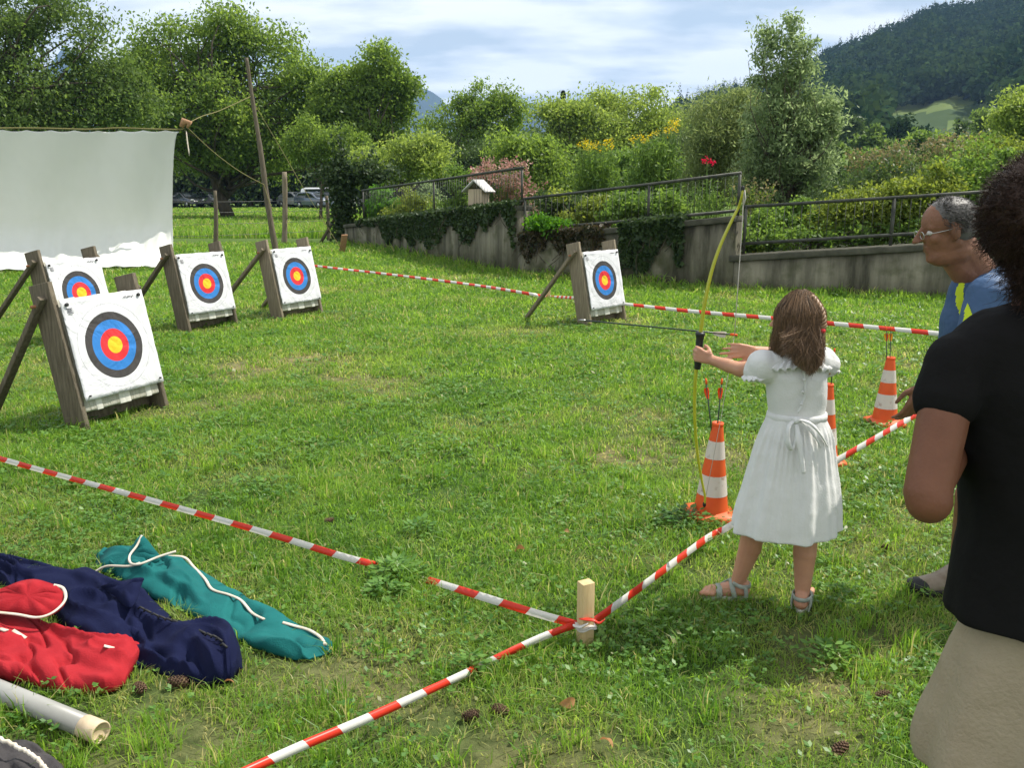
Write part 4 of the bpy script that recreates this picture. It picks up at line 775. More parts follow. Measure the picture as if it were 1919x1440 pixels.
ii = np.arange(nu * nv).reshape(nv, nu); o = npmesh('cloth', P.reshape(-1, 3), [np.stack([ii[:-1, :-1], ii[:-1, 1:], ii[1:, 1:], ii[1:, :-1]], -1).reshape(-1, 4)], M['tarp'], r, True)
sm = o.modifiers.new('t', 'SOLIDIFY'); sm.thickness = .004
RT = P[0, -1] + TR
m_ = MB(); m_.tube(spline(np.vstack([P[0, ::15] + TR + A3(0, 0, .05), [RT + A3(0, 0, .04)], [D(345, 240, 18.3)]]), 40), .018, 6); wb(m_, 'top_rope', M['rope'], r)
m_ = MB(); pk = D(345, 232, 18.3); m_.tube([pk + A3(-.06, 0, -.06), pk + A3(.0, 0, .05), pk + A3(.12, 0, .02), pk + A3(.06, 0, -.08)], [.05, .08, .06, .03], 8); wb(m_, 'pulley', M['wood_red'], r)
m_ = MB(); m_.tube(spline([D(349, 245, 18.3), D(351, 265, 18.3), D(355, 292, 18.3)], 6), [.02, .03, .035, .035, .03, .02], 6, flat=.3); wb(m_, 'loose_strap', M['cord'], r)
tl = TL + d * -.5
m_ = MB(); m_.tube([tl, tl + A3(0, 0, 3.4)], .05, 8); m_.tube([P[0, 0] + TR + A3(0, 0, .05), tl + A3(0, 0, 2.8)], .015, 5); wb(m_, 'end_pole', M['wood_dark'], r)
# ---- leaning pole and its guy ropes
pb = G(519, 472); pt = D(462, 108, pb[1] + .1); r = empty('leaning_pole', pb, 0, 'tall thin leaning wooden pole with ropes beside the sheet', 'pole')
Q = spline([pb - A3(0, 0, .2), D(503, 390, pb[1]), D(488, 280, pb[1] + .05), D(473, 185, pb[1] + .1), pt], 24); m_ = MB(); m_.tube(Q, np.linspace(.085, .04, 24) * (1 + .08 * rng.normal(size=24)), 9); wb(m_, 'shaft', M['wood_dark'], r)
def rope(name, pts, rad, lb, grp='ropes holding up the sheet'):
    pts = [np.asarray(p, float) for p in pts]; o = empty(name, pts[0], 0, lb, 'rope', grp); m_ = MB(); m_.tube(spline(pts, 24), rad, 6); bpy.data.objects.remove(o)
    q = m_; q.V = [v - pts[0] for v in q.V]; oo = q.build(name, M['rope'], None, True); oo.location = pts[0]; return tag(oo, lb, 'rope', grp)
Yp = pb[1]
rope('guy_rope', [D(352, 240, 18.3), D(400, 285, 19.6), D(450, 322, 21.2), D(496, 347, Yp)], .012, 'sagging yellowish rope from the sheet corner down to the leaning pole')
rope('guy_rope', [D(345, 235, 18.3), D(378, 218, 19.5), D(412, 207, 21), D(471, 180, Yp + .1)], .01, 'thin rope rising from the sheet corner to the upper part of the leaning pole')
rope('guy_rope', [D(480, 200, Yp), D(530, 285, Yp - .2), D(572, 358, Yp - .5), D(640, 468, 21.95)], .007, 'thin rope from the leaning pole down to the tilted board peg')
rope('guy_rope', [D(494, 345, Yp - .1), D(507, 385, Yp - .15), D(512, 392, Yp - .15)], .012, 'short loose rope end hanging on the leaning pole')
o = MB(); a, b = G(640, 474), D(646, 440, 21.9); o.bar(a - A3(0, 0, .05), b, .16, .03); ob = o.build('board_peg', M['wood_red'], None, origin=a, bevel=.004); tag(ob, 'short tilted reddish board peg in the grass near the ivy-covered post', 'peg')
# ---- archery target stands
TGM = None
def paper_mat():
    m, N, L = mat('target_paper'); out = N.new('ShaderNodeOutputMaterial'); p = N.new('ShaderNodeBsdfPrincipled'); p.inputs['Roughness'].default_value = .65; p.inputs['Specular IOR Level'].default_value = .25
    t = N.new('ShaderNodeTexCoord'); mpn = N.new('ShaderNodeMapping'); mpn.inputs['Scale'].default_value = (1, 0, 1); mpn.inputs['Location'].default_value = (0, 0, .012)
    L.new(t.outputs['Object'], mpn.inputs[0]); vl = N.new('ShaderNodeVectorMath'); vl.operation = 'LENGTH'; L.new(mpn.outputs[0], vl.inputs[0])
    cr = N.new('ShaderNodeValToRGB'); cr.color_ramp.interpolation = 'CONSTANT'; e = cr.color_ramp.elements
    blk = (.05, .046, .045, 1)
    st = [(0, (.68, .47, .02, 1)), (.058, (.62, .03, .035, 1)), (.112, (.03, .18, .5, 1)), (.172, blk), (.201, (.16, .15, .14, 1)), (.203, blk), (.2065+.022, (.64, .64, .66, 1)), (.285, (.4, .4, .42, 1)), (.2863, (.64, .64, .66, 1))]
    e[0].position = 0; e[0].color = st[0][1]; e[1].position = st[1][0]; e[1].color = st[1][1]
    for ps, c in st[2:]: q = e.new(ps); q.color = c
    L.new(vl.outputs['Value'], cr.inputs[0]); L.new(cr.outputs[0], p.inputs['Base Color'])
    v = N.new('ShaderNodeTexNoise'); v.inputs['Scale'].default_value = 3.6; v.inputs['Detail'].default_value = 4; v.inputs['Distortion'].default_value = 1.6; L.new(t.outputs['Object'], v.inputs[0])
    bp = N.new('ShaderNodeBump'); bp.inputs['Strength'].default_value = .9; bp.inputs['Distance'].default_value = .03; L.new(v.outputs[0], bp.inputs['Height']); L.new(bp.outputs[0], p.inputs['Normal'])
    L.new(p.outputs[0], out.inputs[0]); return m
M['paper'] = paper_mat()
M['print'] = pbr('print', (.1, .1, .11), .7)
def target(label, base, ang, seed, wm='wood_dark', leg=(.95, .95), lean=12, mark=True, width=.68):
    """local frame: x along the paper to the right, -y the face side, z up; base = foot of the left board's front edge"""
    rg = np.random.default_rng(seed); r = empty('target_stand', base, R(ang), label, 'archery target', 'archery targets on wooden stands'); l = R(lean); HB = 1.02
    up = A3(0, math.sin(l), math.cos(l)); bk = A3(0, math.cos(l), -math.sin(l)); ex = A3(1, 0, 0); Rm = np.stack([ex, bk, up], 1)
    W = width; pw = .036; wd = .19
    for x in (0, W):
        m_ = MB(); c = A3(x, 0, 0) + up * (HB / 2 - .02) + bk * (wd / 2); m_.box(c, (pw, wd, HB), Rm, taper=1); o = m_.build('side_board', M[wm], r, bevel=.004)
    # butt of packed layers between the boards
    m_ = MB(); m_.box(A3(W / 2, 0, 0) + up * .50 + bk * .075, (W - pw - .004, .12, .76), Rm); m_.build('butt', M['foam'], r, bevel=.012)
    for x in (.14, .33, .375, .56):
        m_ = MB(); m_.box(A3(x, 0, 0) + up * .50 + bk * .075, (.05 if x != .345 else .03, .126, .766), Rm); m_.build('strap', M['strap'], r, bevel=.004)
    m_ = MB(); m_.box(A3(W / 2, 0, 0) + up * .1 + bk * .16, (W - pw - .002, .03, .1), Rm); m_.build('lower_rail', M[wm], r, bevel=.003)
    # paper, gently wavy
    n = 26; pwid, ph = W - .01, .68; a, b = np.meshgrid(np.linspace(-.5, .5, n), np.linspace(-.5, .5, n)); px_ = a * pwid; pz = b * ph + .01 * (rg.random() - .5) * a; py = -.006 - .016 * fbm(a * 5 + seed, b * 5, seed) - .016 * np.clip(np.abs(a) * 2 - .85, 0, 1) * fbm(a * 9, b * 9, seed) * 3
    ii = np.arange(n * n).reshape(n, n); o = npmesh('paper_face', np.stack([px_, py, pz], -1).reshape(-1, 3), [np.stack([ii[:-1, :-1], ii[:-1, 1:], ii[1:, 1:], ii[1:, :-1]], -1).reshape(-1, 4)], M['paper'], r, True)
    cpos = A3(W / 2 + .012, 0, 0) + up * .535 - bk * .004; o.location = cpos; o.rotation_euler = (-l, 0, 0)
    so = o.modifiers.new('t', 'SOLIDIFY'); so.thickness = .0015; so.offset = 1
    for sx, sz in ((-.3, .3), (.3, .3), (-.3, -.31), (.3, -.31)):
        m_ = MB(); q = cpos + ex * (sx + rg.normal() * .006) + up * (sz + rg.normal() * .006) - bk * .018; s = 1 if sz > 0 else .55
        m_.tube([q, q - bk * .012], [.011 * s, .013 * s], 10); m_.build('pin', M['dark'], r, True)
    if mark:   # small print in the upper corners of the sheet
        m_ = MB()
        for k in range(4): m_.box(cpos + ex * (-.28 + .002 * k) + up * (.275 - k * .011) - bk * .0185, (.045 - .006 * (k % 2), .0006, .005), Rm)
        for k in range(7): m_.box(cpos + ex * (.17 + k * .013) + up * (.302 + .003 * math.sin(k * 2.2)) - bk * .0185, (.007, .0006, .008 + .004 * (k % 2)), Rm)
        m_.build('print_mark', M['print'], r)
    # dowel through the boards, back legs hung on it
    dz = up * (HB - .16) + bk * .1
    m_ = MB(); m_.tube([dz - ex * .1, dz + ex * (W + .09)], .011, 8); m_.build('dowel', M['dowel'], r, True)
    for k, x in enumerate((-pw / 2 - .024, W + pw / 2 + .024)):
        foot = A3(x, leg[k], 0); tp = dz + A3(x, 0, 0); e = unit(tp - foot); m_ = MB(); m_.bar(foot - e * .05, tp + e * .07, .036, .06, up=ex); m_.build('back_leg', M[wm], r, bevel=.004)
    return r
t1 = G(167, 808)
target('nearest and largest target, front left, grey weathered boards', t1, 66, 1, leg=(.9, .85))
t3 = G(358, 624); target('target in the middle of the left group, before the sheet edge', t3, 60, 3, leg=(1.15, 1.1))
t4 = G(532, 602); target('target right of the left group at the foot of the leaning pole', t4, 59, 4, 'wood', leg=(1.2, 1.15))
t5 = G(1109, 614); target('lone target on the right in front of the retaining wall', t5, 47, 5, 'wood', leg=(1.0, .6))
t2 = G(122, 652)
target('partly hidden target right behind the nearest one, before the white sheet', t2, 68, 2, leg=(1.15, 1.0))
# ---- traffic cones with arrows
def cone(label, base, h, rt, rb, lean=0, squash=False, drx=0):
    r = empty('traffic_cone', base, drx, label, 'traffic cone', 'orange and white cones holding arrows'); rad = lambda t: rb + (rt - rb) * t
    bands = [(0, .21, 'cone_orange'), (.21, .44, 'cone_white'), (.44, .63, 'cone_orange'), (.63, .83, 'cone_white'), (.83, 1.0, 'cone_orange')]
    for i, (a, b, mm) in enumerate(bands):
        ts = np.linspace(a, b, 4); e = .001 if mm == 'cone_white' else 0
        prof = [(rad(t) + e, t * h) for t in ts]
        m_ = MB(); a_ = np.arange(40) * 2 * np.pi / 40; m_.rings([np.stack([q * np.cos(a_), q * np.sin(a_), np.full(40, z_ + .03)], 1) for q, z_ in prof], caps=False); m_.build('reflective_band' if mm == 'cone_white' else 'orange_band', M[mm], r, True)
    m_ = MB(); N_ = 40; a = np.arange(N_) * 2 * np.pi / N_; s = rb * 1.42
    def ro(q, z_): k = (np.abs(np.cos(a)) ** 5 + np.abs(np.sin(a)) ** 5) ** (-1 / 5.); return np.stack([q * k * np.cos(a), q * k * np.sin(a), np.full(N_, z_)], 1)
    m_.rings([ro(s, .0), ro(s * 1.01, .012), ro(s * .98, .026), ro(rb * 1.08, .034), ro(rb * .9, .045)]); m_.build('base', M['cone_orange'], r, True)
    m_ = MB(); m_.lathe([(rt * .9, h + .028), (rt * 1.05, h + .03), (rt * 1.05, h + .045), (rt * .75, h + .045), (rt * .7, h + .02)], n=24); m_.build('rim', M['cone_orange'], r, True)
    if lean: r.rotation_euler = (0, R(lean), drx)
    return r
M['cone_orange'] = pbr('cone_orange', (.78, .1, .02), .5, .4, col2=(.85, .16, .035), nscale=7, trans=.25)
M['cone_white'] = pbr('cone_white', (.66, .6, .54), .5, .4, col2=(.3, .15, .1), nscale=26, detail=8, ramp=(.56, .74), trans=.12)
def arrow(label, tip, tail, f='fletch_orange', f2='fletch_orange', group='arrows', L=.68):
    tip = np.asarray(tip, float); tail = np.asarray(tail, float); d = unit(tail - tip); r = empty('arrow', tip, 0, label, 'arrow', group); e = tail - tip
    m_ = MB(); m_.tube([A3(0, 0, 0) + d * .02, e], .0032, 8); m_.build('shaft', M['shaft'], r, True)
    m_ = MB(); m_.tube([A3(0, 0, 0) - d * .012, d * .005, d * .025], [.0008, .0038, .0038], 8); m_.build('point', M['metal'], r, True)
    m_ = MB(); m_.tube([e - d * .022, e - d * .01, e + d * .006], [.0045, .0055, .0038], 8); m_.build('nock', M['nock'], r, True)
    x, y, _ = frame(d); a0 = .4
    for k in range(3):
        a = a0 + k * 2.094; n_ = math.cos(a) * x + math.sin(a) * y; s0 = e - d * .038; q = [s0, s0 + n_ * .013 - d * .004, s0 + n_ * .015 - d * .02, s0 + n_ * .009 - d * .048, s0 - d * .062]; t = np.cross(d, n_) * .0006
        m_ = MB(); m_.add([p + t for p in q] + [p - t for p in q], [(0, 1, 2, 3, 4), (9, 8, 7, 6, 5)] + [(i, (i + 1) % 5, 5 + (i + 1) % 5, 5 + i) for i in range(5)]); m_.build('vane', M[f if k == 0 else f2], r)
    return r
c1 = G(1331, 968); c2 = G(1657, 795); c3 = G(1541, 868)
cone('front orange and scuffed white cone left of the girl', c1, .43, .026, .083, lean=1.5); cone('farther cone standing right of the girl near the man\'s hand', c2, .42, .028, .083); cone('cone mostly hidden behind the right side of the white dress', c3, .43, .026, .083)
cy = c1[1]; arrow('left arrow with orange vanes standing in the front cone', c1 + A3(.02, 0, .2), D(1323, 712, cy), group='arrows standing in the cones'); arrow('right arrow with orange vanes standing in the front cone', c1 + A3(-.0, 0, .2), D(1353, 712, cy), group='arrows standing in the cones')
cy = c2[1]; arrow('left arrow with yellow vanes standing in the farther cone', c2 + A3(0, 0, .2), D(1661, 614, cy), 'fletch_orange', 'fletch_yellow', 'arrows standing in the cones'); arrow('right arrow with yellow vanes standing in the farther cone', c2 + A3(.01, 0, .2), D(1670, 614, cy), 'fletch_yellow', 'fletch_yellow', 'arrows standing in the cones')
cy = c3[1]; arrow('dark arrow with red vanes beside the shoulder of the girl', c3 + A3(.01, 0, .3), D(1564, 655, cy), 'fletch_orange', 'fletch_orange', 'arrows standing in the cones')
# ---- wooden stake and barrier tape
sb = G(1096, 1207); r = empty('wooden_stake', sb, R(28), 'short square pale wooden stake in the foreground grass where the tapes meet', 'stake'); m_ = MB(); m_.box((0, 0, .095), (.048, .04, .28)); m_.build('stake', M['wood_new'], r, bevel=.002)
def knot(base, z, rr, rz):
    m_ = MB(); a = np.linspace(0, 6.283, 28); ca, sa = np.cos(a), np.sin(a); k = (np.abs(ca) ** 4 + np.abs(sa) ** 4) ** -.25
    for w_, dz in ((.010, 0), (.009, .008)): m_.tube(np.stack([base[0] + (rr * k) * np.cos(a + rz), base[1] + (rr * .85 * k) * np.sin(a + rz), np.full(28, z + dz) + .004 * np.sin(a * 3)], 1), w_, 6, caps=False, flat=.4)
    return m_
kz = float(D(1090, 1170, sb[1])[2])
def tape(label, pts, per=.085, wd=.03, phase=0, tw=.5, grp='red and white barrier tapes', edge='h'):
    """stripes are slanted cells of one ribbon; it sags and twists a little"""
    pts = [np.asarray(p, float) for p in pts]; S_ = spline(pts, 300); seg = np.linalg.norm(np.diff(S_, axis=0), axis=1); cum = np.concatenate([[0], np.cumsum(seg)]); L = cum[-1]
    n = max(int(L / (per / 3)), 6); t = np.linspace(0, L, n + 1); C0 = np.stack([np.interp(t, cum, S_[:, i]) for i in range(3)], 1)
    Tn = np.gradient(C0, axis=0); Tn /= np.linalg.norm(Tn, axis=1)[:, None]; up = A3(0, 0, 1)
    side = np.cross(Tn, up); side /= np.linalg.norm(side, axis=1)[:, None]; side *= np.sign(side[len(side) // 2, 1] + 1e-6); nn = np.cross(side, Tn); nn *= np.sign(nn[:, 2:3] + 1e-9)
    ang = .5 + tw * (fbm(t * 1.7, t * 0 + phase, 5) - .45) * 3; wv = np.cos(ang)[:, None] * nn + np.sin(ang)[:, None] * side; ww = wd * (.85 + .3 * fbm(t * 4, t * 0, 9))
    sl = Tn * (wd * .33)
    A_, B_ = C0 + wv * ww[:, None] / 2 + sl, C0 - wv * ww[:, None] / 2 - sl; Cm = C0 + np.cross(wv, Tn) * .003
    o0 = pts[0]; V = np.stack([A_, Cm, B_], 1).reshape(-1, 3) - o0; i = np.arange(n)[:, None] * 3
    F = np.concatenate([i + [0, 1, 4, 3], i + [1, 2, 5, 4]], 1).reshape(-1, 4); cell = ((t[:-1] + phase) // per).astype(int) % 2
    ob = npmesh('barrier_tape', V, [F], [M['tape_red'], M['tape_white']], None, True, mi=np.repeat(cell, 2)); ob.location = o0
    so = ob.modifiers.new('t', 'SOLIDIFY'); so.thickness = .0008
    return tag(ob, label, 'barrier tape', grp)
K0 = D(1080, 1171, sb[1]); K1 = D(1112, 1166, sb[1] + .01)
tape('tape crossing from the left edge, dipping into a weed tuft before the stake', [G(-260, 782, .12), G(0, 860, .12), G(260, 932, .115), G(500, 1000, .095), G(640, 1043, .07), G(700, 1058, .045), G(715, 1064, .0), G(755, 1078, -.04), G(795, 1088, .0), G(808, 1089, .035), G(900, 1118, .075), G(1010, 1152, .075), K0], .115, .027, tw=.45)
tape('tape running from the stake to the bottom edge in the foreground', [K0, G(1010, 1197, .065), G(915, 1242, .035), G(893, 1253, -.01), G(870, 1264, .04), G(700, 1342, .1), G(570, 1397, .13), G(470, 1442, .15), G(300, 1520, .17)], .108, .025, phase=.02, tw=.4)
tape('tape running from the stake past the feet of the girl toward the man', [K1, G(1200, 1102, .1), G(1310, 1020, .07), G(1345, 998, .035), G(1362, 990, .06), G(1450, 935, .2), G(1568, 864, .33), G(1640, 822, .36), G(1708, 783, .36), G(1800, 735, .36), G(1900, 690, .36)], .105, .029, tw=.45)
far = [D(1752, 625, 7.2), D(1640, 614, 7.7), D(1540, 605, 8.2), D(1440, 596, 8.8), D(1300, 584, 9.6), D(1180, 571, 10.3), D(1080, 559, 10.9)]
tape('far tape in the grass between the lone target and the man', [D(1950, 648, 6.4)] + far, .16, .043, tw=.35)
tape('far tape between the left targets and the small far peg', [D(1080, 559, 10.9), G(1030, 556, .03), D(1000, 552, 11.4), D(900, 536, 12.6), D(800, 523, 13.6), D(700, 511, 14.6), D(585, 498, 15.8), D(500, 488, 17)], .15, .042, tw=.35)
m_ = knot(sb, kz - .01, .028, R(28)); o0 = K0; 
m_.V = [v - sb for v in m_.V]; ko = m_.build('tape_wrap', M['tape_white'], None, True); ko.location = sb; tag(ko, 'white and red tape knotted around the foreground stake', 'tape knot')
m_ = MB(); q = D(1112, 1163, sb[1] - .03) - sb; m_.tube(spline([q + A3(-.05, -.0, .005), q, q + A3(.02, -.01, -.006), q + A3(.04, -.005, .008)], 9), [.004, .008, .011, .009, .006, .01, .009, .006, .003], 7, flat=.4); m_.build('tape_end', M['tape_red'], ko, True)
m_ = MB(); q = D(1080, 1172, sb[1] - .03) - sb; m_.tube(spline([q + A3(-.012, 0, 0), q + A3(.012, -.004, -.006), q + A3(.04, -.01, .012)], 7), [.005, .009, .007, .010, .008, .006, .004], 7, flat=.5); m_.build('tape_loop', M['tape_white'], ko, True)
p5 = G(1028, 562); m_ = MB(); m_.box(p5 + A3(0, 0, .08), (.05, .05, .2)); o = m_.build('small_peg', M['wood_new'], None, origin=p5, bevel=.003); tag(o, 'small far wooden peg left of the lone target', 'stake')
# ---- cloth bags, pipe
def bag_surface(st, n=240, m_=56, fold=.012, f=14., seed=1, sag=None):
    """stations (ax,ay,bx,by,h): two edge pixels on the ground and a height"""
    S_ = np.array([[*G(a, b)[:2], *G(c, d)[:2], h] for a, b, c, d, h in st]); S_ = spline(S_, n); rows = []
    for k in range(n):
        a, b, h = A3(S_[k, 0], S_[k, 1], 0), A3(S_[k, 2], S_[k, 3], 0), S_[k, 4] * .66; ph = np.linspace(0, np.pi, m_ - 6)
        x = .5 - .5 * np.cos(ph); z = h * np.abs(np.sin(ph)) ** .6
        top = a + (b - a) * x[:, None]; top[:, 2] = z + .006; xb = np.linspace(1, 0, 8)[1:-1]; bot = a + (b - a) * xb[:, None]; bot[:, 2] = .002
        rows.append(np.vstack([top, bot]))
    Rg = np.array(rows); t = np.linspace(0, 1, n)[:, None]; 
    wz = np.clip(Rg[..., 2] / (S_[:, 4][:, None] * .66 + 1e-6), 0, 1); ctr = (S_[:, :2] + S_[:, 2:4]) / 2; sl = np.concatenate([[0], np.cumsum(np.linalg.norm(np.diff(ctr, axis=0), axis=1))])[:, None]
    wd_ = np.linalg.norm(S_[:, :2] - S_[:, 2:4], axis=1)[:, None]; q = np.concatenate([.5 - .5 * np.cos(ph), np.linspace(1, 0, 8)[1:-1]])[None, :] * wd_
    n1 = fbm(sl * 3 + q * 5 + seed, q * 9 - sl * 2, seed, 2); n2 = fbm(sl * 5 - q * 6, q * 6 + sl * 3 + seed, seed + 5, 2); n3 = fbm(sl * 3 + seed, q * 5, seed + 9, 2)
    rd = lambda v_, k_: np.clip(1 - np.abs(v_ / .47 - 1) * k_, 0, 1) ** 1.5
    dz = fold * 1.9 * (1.5 * rd(n1, 3.0) - 1.0 * rd(n2, 4.5) + 3.4 * (n3 - .4)); Rg[..., 2] = np.maximum(Rg[..., 2] + dz * wz ** .5, .002)
    ex_ = (Rg - np.append(ctr, np.zeros((n, 1)), 1)[:, None]) * A3(1, 1, 0); Rg[..., :2] += (ex_ * ((fbm(sl * 8 + seed, q * 3, seed + 2) - .47) * .28)[..., None])[..., :2]
    return Rg
def ontop(Rg, pxs, lift=.004):
    """put a pixel polyline on a bag surface"""
    P = Rg.reshape(-1, 3); X_, Y_ = proj(P); out = []
    for px, py in pxs:
        d2 = (X_ - px) ** 2 + (Y_ - py) ** 2; k = np.argsort(d2)[:6]; k = k[np.argmax(P[k, 2])]; out.append(P[k] + A3(0, 0, lift))
    return out
def bag(name, label, cat, st, mt, **k):
    Rg = bag_surface(st, **k); b = Rg.reshape(-1, 3).mean(0) * A3(1, 1, 0); r = empty(name, b, 0, label, cat, 'long cloth bags lying on the grass'); m_ = MB(); m_.rings(Rg); wb(m_, 'cloth', mt, r)
    hull = [tuple(Rg[i, 0, :2]) for i in range(0, len(Rg), 6)] + [tuple(Rg[i, 49, :2]) for i in range(len(Rg) - 1, -1, -6)]; CLEAR.append(hull); return r, Rg
tb_, Rt = bag('cloth_bag', 'long teal cloth bag with cream piping, farthest of the row of bags', 'cloth bag', [(212, 1030, 172, 1062, .02), (262, 1040, 215, 1085, .05), (330, 1058, 262, 1112, .085), (400, 1092, 320, 1140, .075), (470, 1130, 385, 1170, .06), (540, 1168, 440, 1200, .06), (596, 1195, 500, 1228, .065), (624, 1212, 548, 1240, .045), (622, 1225, 580, 1243, .01)], M['teal_cloth'], seed=3, fold=.011)
m_ = MB(); m_.tube(spline(ontop(Rt, [(300, 1045), (345, 1042), (365, 1060), (385, 1085), (400, 1105), (430, 1118), (452, 1130), (475, 1150), (492, 1162)], .003), 50), .0065, 7, flat=.7); wb(m_, 'piping', M['cord'], tb_)
m_ = MB(); m_.tube(spline(ontop(Rt, [(532, 1170), (555, 1178), (580, 1186), (600, 1196), (610, 1212)], .003), 30), .0065, 7, flat=.7); wb(m_, 'piping', M['cord'], tb_)
def flap(parent, pts, thick, mt, name='flap'):
    """folded piece of cloth: fan of world points with thickness"""
    P = np.array(pts, float); c = P.mean(0) + A3(0, 0, .012); n = len(P); m_ = MB(); q = spline(np.vstack([P, P[:1]]), n * 6)[:-1]; n = len(q)
    mid = (q + c) / 2 + A3(0, 0, .01) * (1 + np.sin(np.arange(n) * 1.1)[:, None] * .7); V = np.vstack([q, mid, [c]]); F = [(i, (i + 1) % n, n + (i + 1) % n, n + i) for i in range(n)] + [(n + i, n + (i + 1) % n, 2 * n) for i in range(n)]
    m_.add(V, F); o = wb(m_, name, mt, parent); s = o.modifiers.new('t', 'SOLIDIFY'); s.thickness = thick; s.offset = -1; return q
zz = lambda px, py, z: G(px, py, z)
q = flap(tb_, [zz(172, 1066, .01), zz(205, 1028, .05), zz(252, 1024, .06), zz(266, 1004, .14), zz(290, 1030, .10), zz(300, 1050, .07), zz(262, 1068, .04), zz(210, 1076, .02)], .004, M['teal_cloth'])
m_ = MB(); m_.tube(spline([zz(266, 1004, .143), zz(256, 1024, .11), zz(243, 1042, .09), zz(245, 1056, .085), zz(262, 1058, .09), zz(298, 1044, .10), zz(330, 1034, .11)], 40), .005, 6); m_.tube(spline([zz(176, 1074, .035), zz(200, 1062, .06), zz(240, 1062, .075), zz(262, 1056, .09)], 30), .005, 6); wb(m_, 'mouth_piping', M['cord'], tb_)
nb_, Rn = bag('cloth_bag', 'long navy blue cloth bag in the middle, between the teal and red ones', 'cloth bag', [(-120, 1040, -120, 1100, .07), (0, 1048, -10, 1110, .08), (90, 1068, 30, 1130, .085), (180, 1088, 100, 1160, .085), (262, 1120, 140, 1200, .085), (310, 1150, 215, 1235, .08), (360, 1180, 290, 1262, .085), (415, 1195, 350, 1282, .10), (448, 1225, 405, 1290, .095), (455, 1255, 435, 1288, .03)], M['navy_cloth'], seed=7, fold=.014, f=11)
q = flap(nb_, [zz(190, 1100, .09), zz(262, 1085, .13), (zz(266, 1096, .12)), zz(246, 1140, .09), zz(215, 1118, .085)], .004, M['navy_cloth'])
m_ = MB(); P = spline(ontop(Rn, [(262, 1145), (290, 1160), (320, 1170), (350, 1180), (385, 1192), (405, 1205), (425, 1225)], .010), 40)
for i in range(0, 38, 3): m_.tube([P[i] + A3(-.008, 0, 0), P[i] + A3(0, 0, .007), P[i + 1] + A3(.01, 0, 0)], .004, 6)
wb(m_, 'lacing', M['dark'], nb_)
rb_, Rr = bag('cloth_bag', 'red cloth bag with stitched square end, nearest of the three coloured bags', 'cloth bag', [(-160, 1140, -160, 1290, .07), (0, 1158, -20, 1282, .075), (60, 1170, 45, 1290, .08), (120, 1196, 100, 1298, .085), (175, 1212, 150, 1305, .085), (215, 1218, 190, 1308, .095), (255, 1218, 212, 1302, .095), (271, 1222, 235, 1290, .05)], M['red_cloth'], seed=12, fold=.012, f=10)
q = flap(rb_, [zz(-30, 1118, .10), zz(20, 1098, .15), zz(62, 1088, .16), zz(105, 1100, .15), zz(124, 1120, .12), zz(115, 1142, .10), zz(85, 1157, .09), zz(30, 1152, .09), zz(-30, 1150, .09)], .005, M['red_cloth'])
m_ = MB(); m_.tube(spline([zz(-30, 1146, .105), zz(30, 1152, .10), zz(70, 1158, .10), zz(100, 1148, .11), zz(122, 1125, .125), zz(118, 1104, .14), zz(100, 1098, .155)], 50), .0065, 6, flat=.6); wb(m_, 'white_trim', M['cord'], rb_)
m_ = MB()
for a in ([(-5, 1180), (15, 1188)], [(25, 1184), (50, 1198)], [(195, 1212), (215, 1220)]): m_.tube(ontop(Rr, a, .004), .009, 6, flat=.3)
wb(m_, 'white_label', M['cord'], rb_)
m_ = MB(); a, b = G(-170, 1226, .05), G(183, 1372, .042); m_.tube([a, b], .031, 24); r = empty('plastic_tube', b * A3(1, 1, 0), 0, 'long pale plastic tube with tan end lying below the red bag', 'tube'); wb(m_, 'tube_body', M['pipe'], r)
m_ = MB(); d = unit(b - a); x_, y_, _ = frame(d); a_ = (np.arange(28) * 2 * np.pi / 28)[:, None]; m_.rings([b + d * s_ + q_ * (np.cos(a_) * x_ + np.sin(a_) * y_) for s_, q_ in ((-.055, .031), (-.054, .0326), (.010, .0328), (.014, .0318), (.014, .027), (.006, .0265))]); wb(m_, 'end_cap', M['pipe_end'], r, False)
CLEAR.append([tuple(G(-170, 1210)[:2]), tuple(G(200, 1350)[:2]), tuple(G(190, 1392)[:2]), tuple(G(-170, 1270)[:2])])
cb_, Rc = bag('cloth_bag', 'dark charcoal bag with beige cord at the bottom left corner', 'cloth bag', [(-170, 1395, -170, 1560, .06), (0, 1398, -60, 1560, .07), (70, 1412, 20, 1560, .07), (110, 1440, 60, 1560, .06), (135, 1480, 110, 1560, .02)], M['charcoal_cloth'], seed=18, fold=.008)
m_ = MB(); m_.tube(spline([zz(-30, 1375, .075), zz(0, 1386, .08), (zz(35, 1402, .08)), zz(65, 1420, .075), zz(85, 1442, .07), zz(100, 1480, .06)], 40) + rng.normal(size=(40, 3)) * .0015, .006, 6); wb(m_, 'cord', M['cord'], cb_)
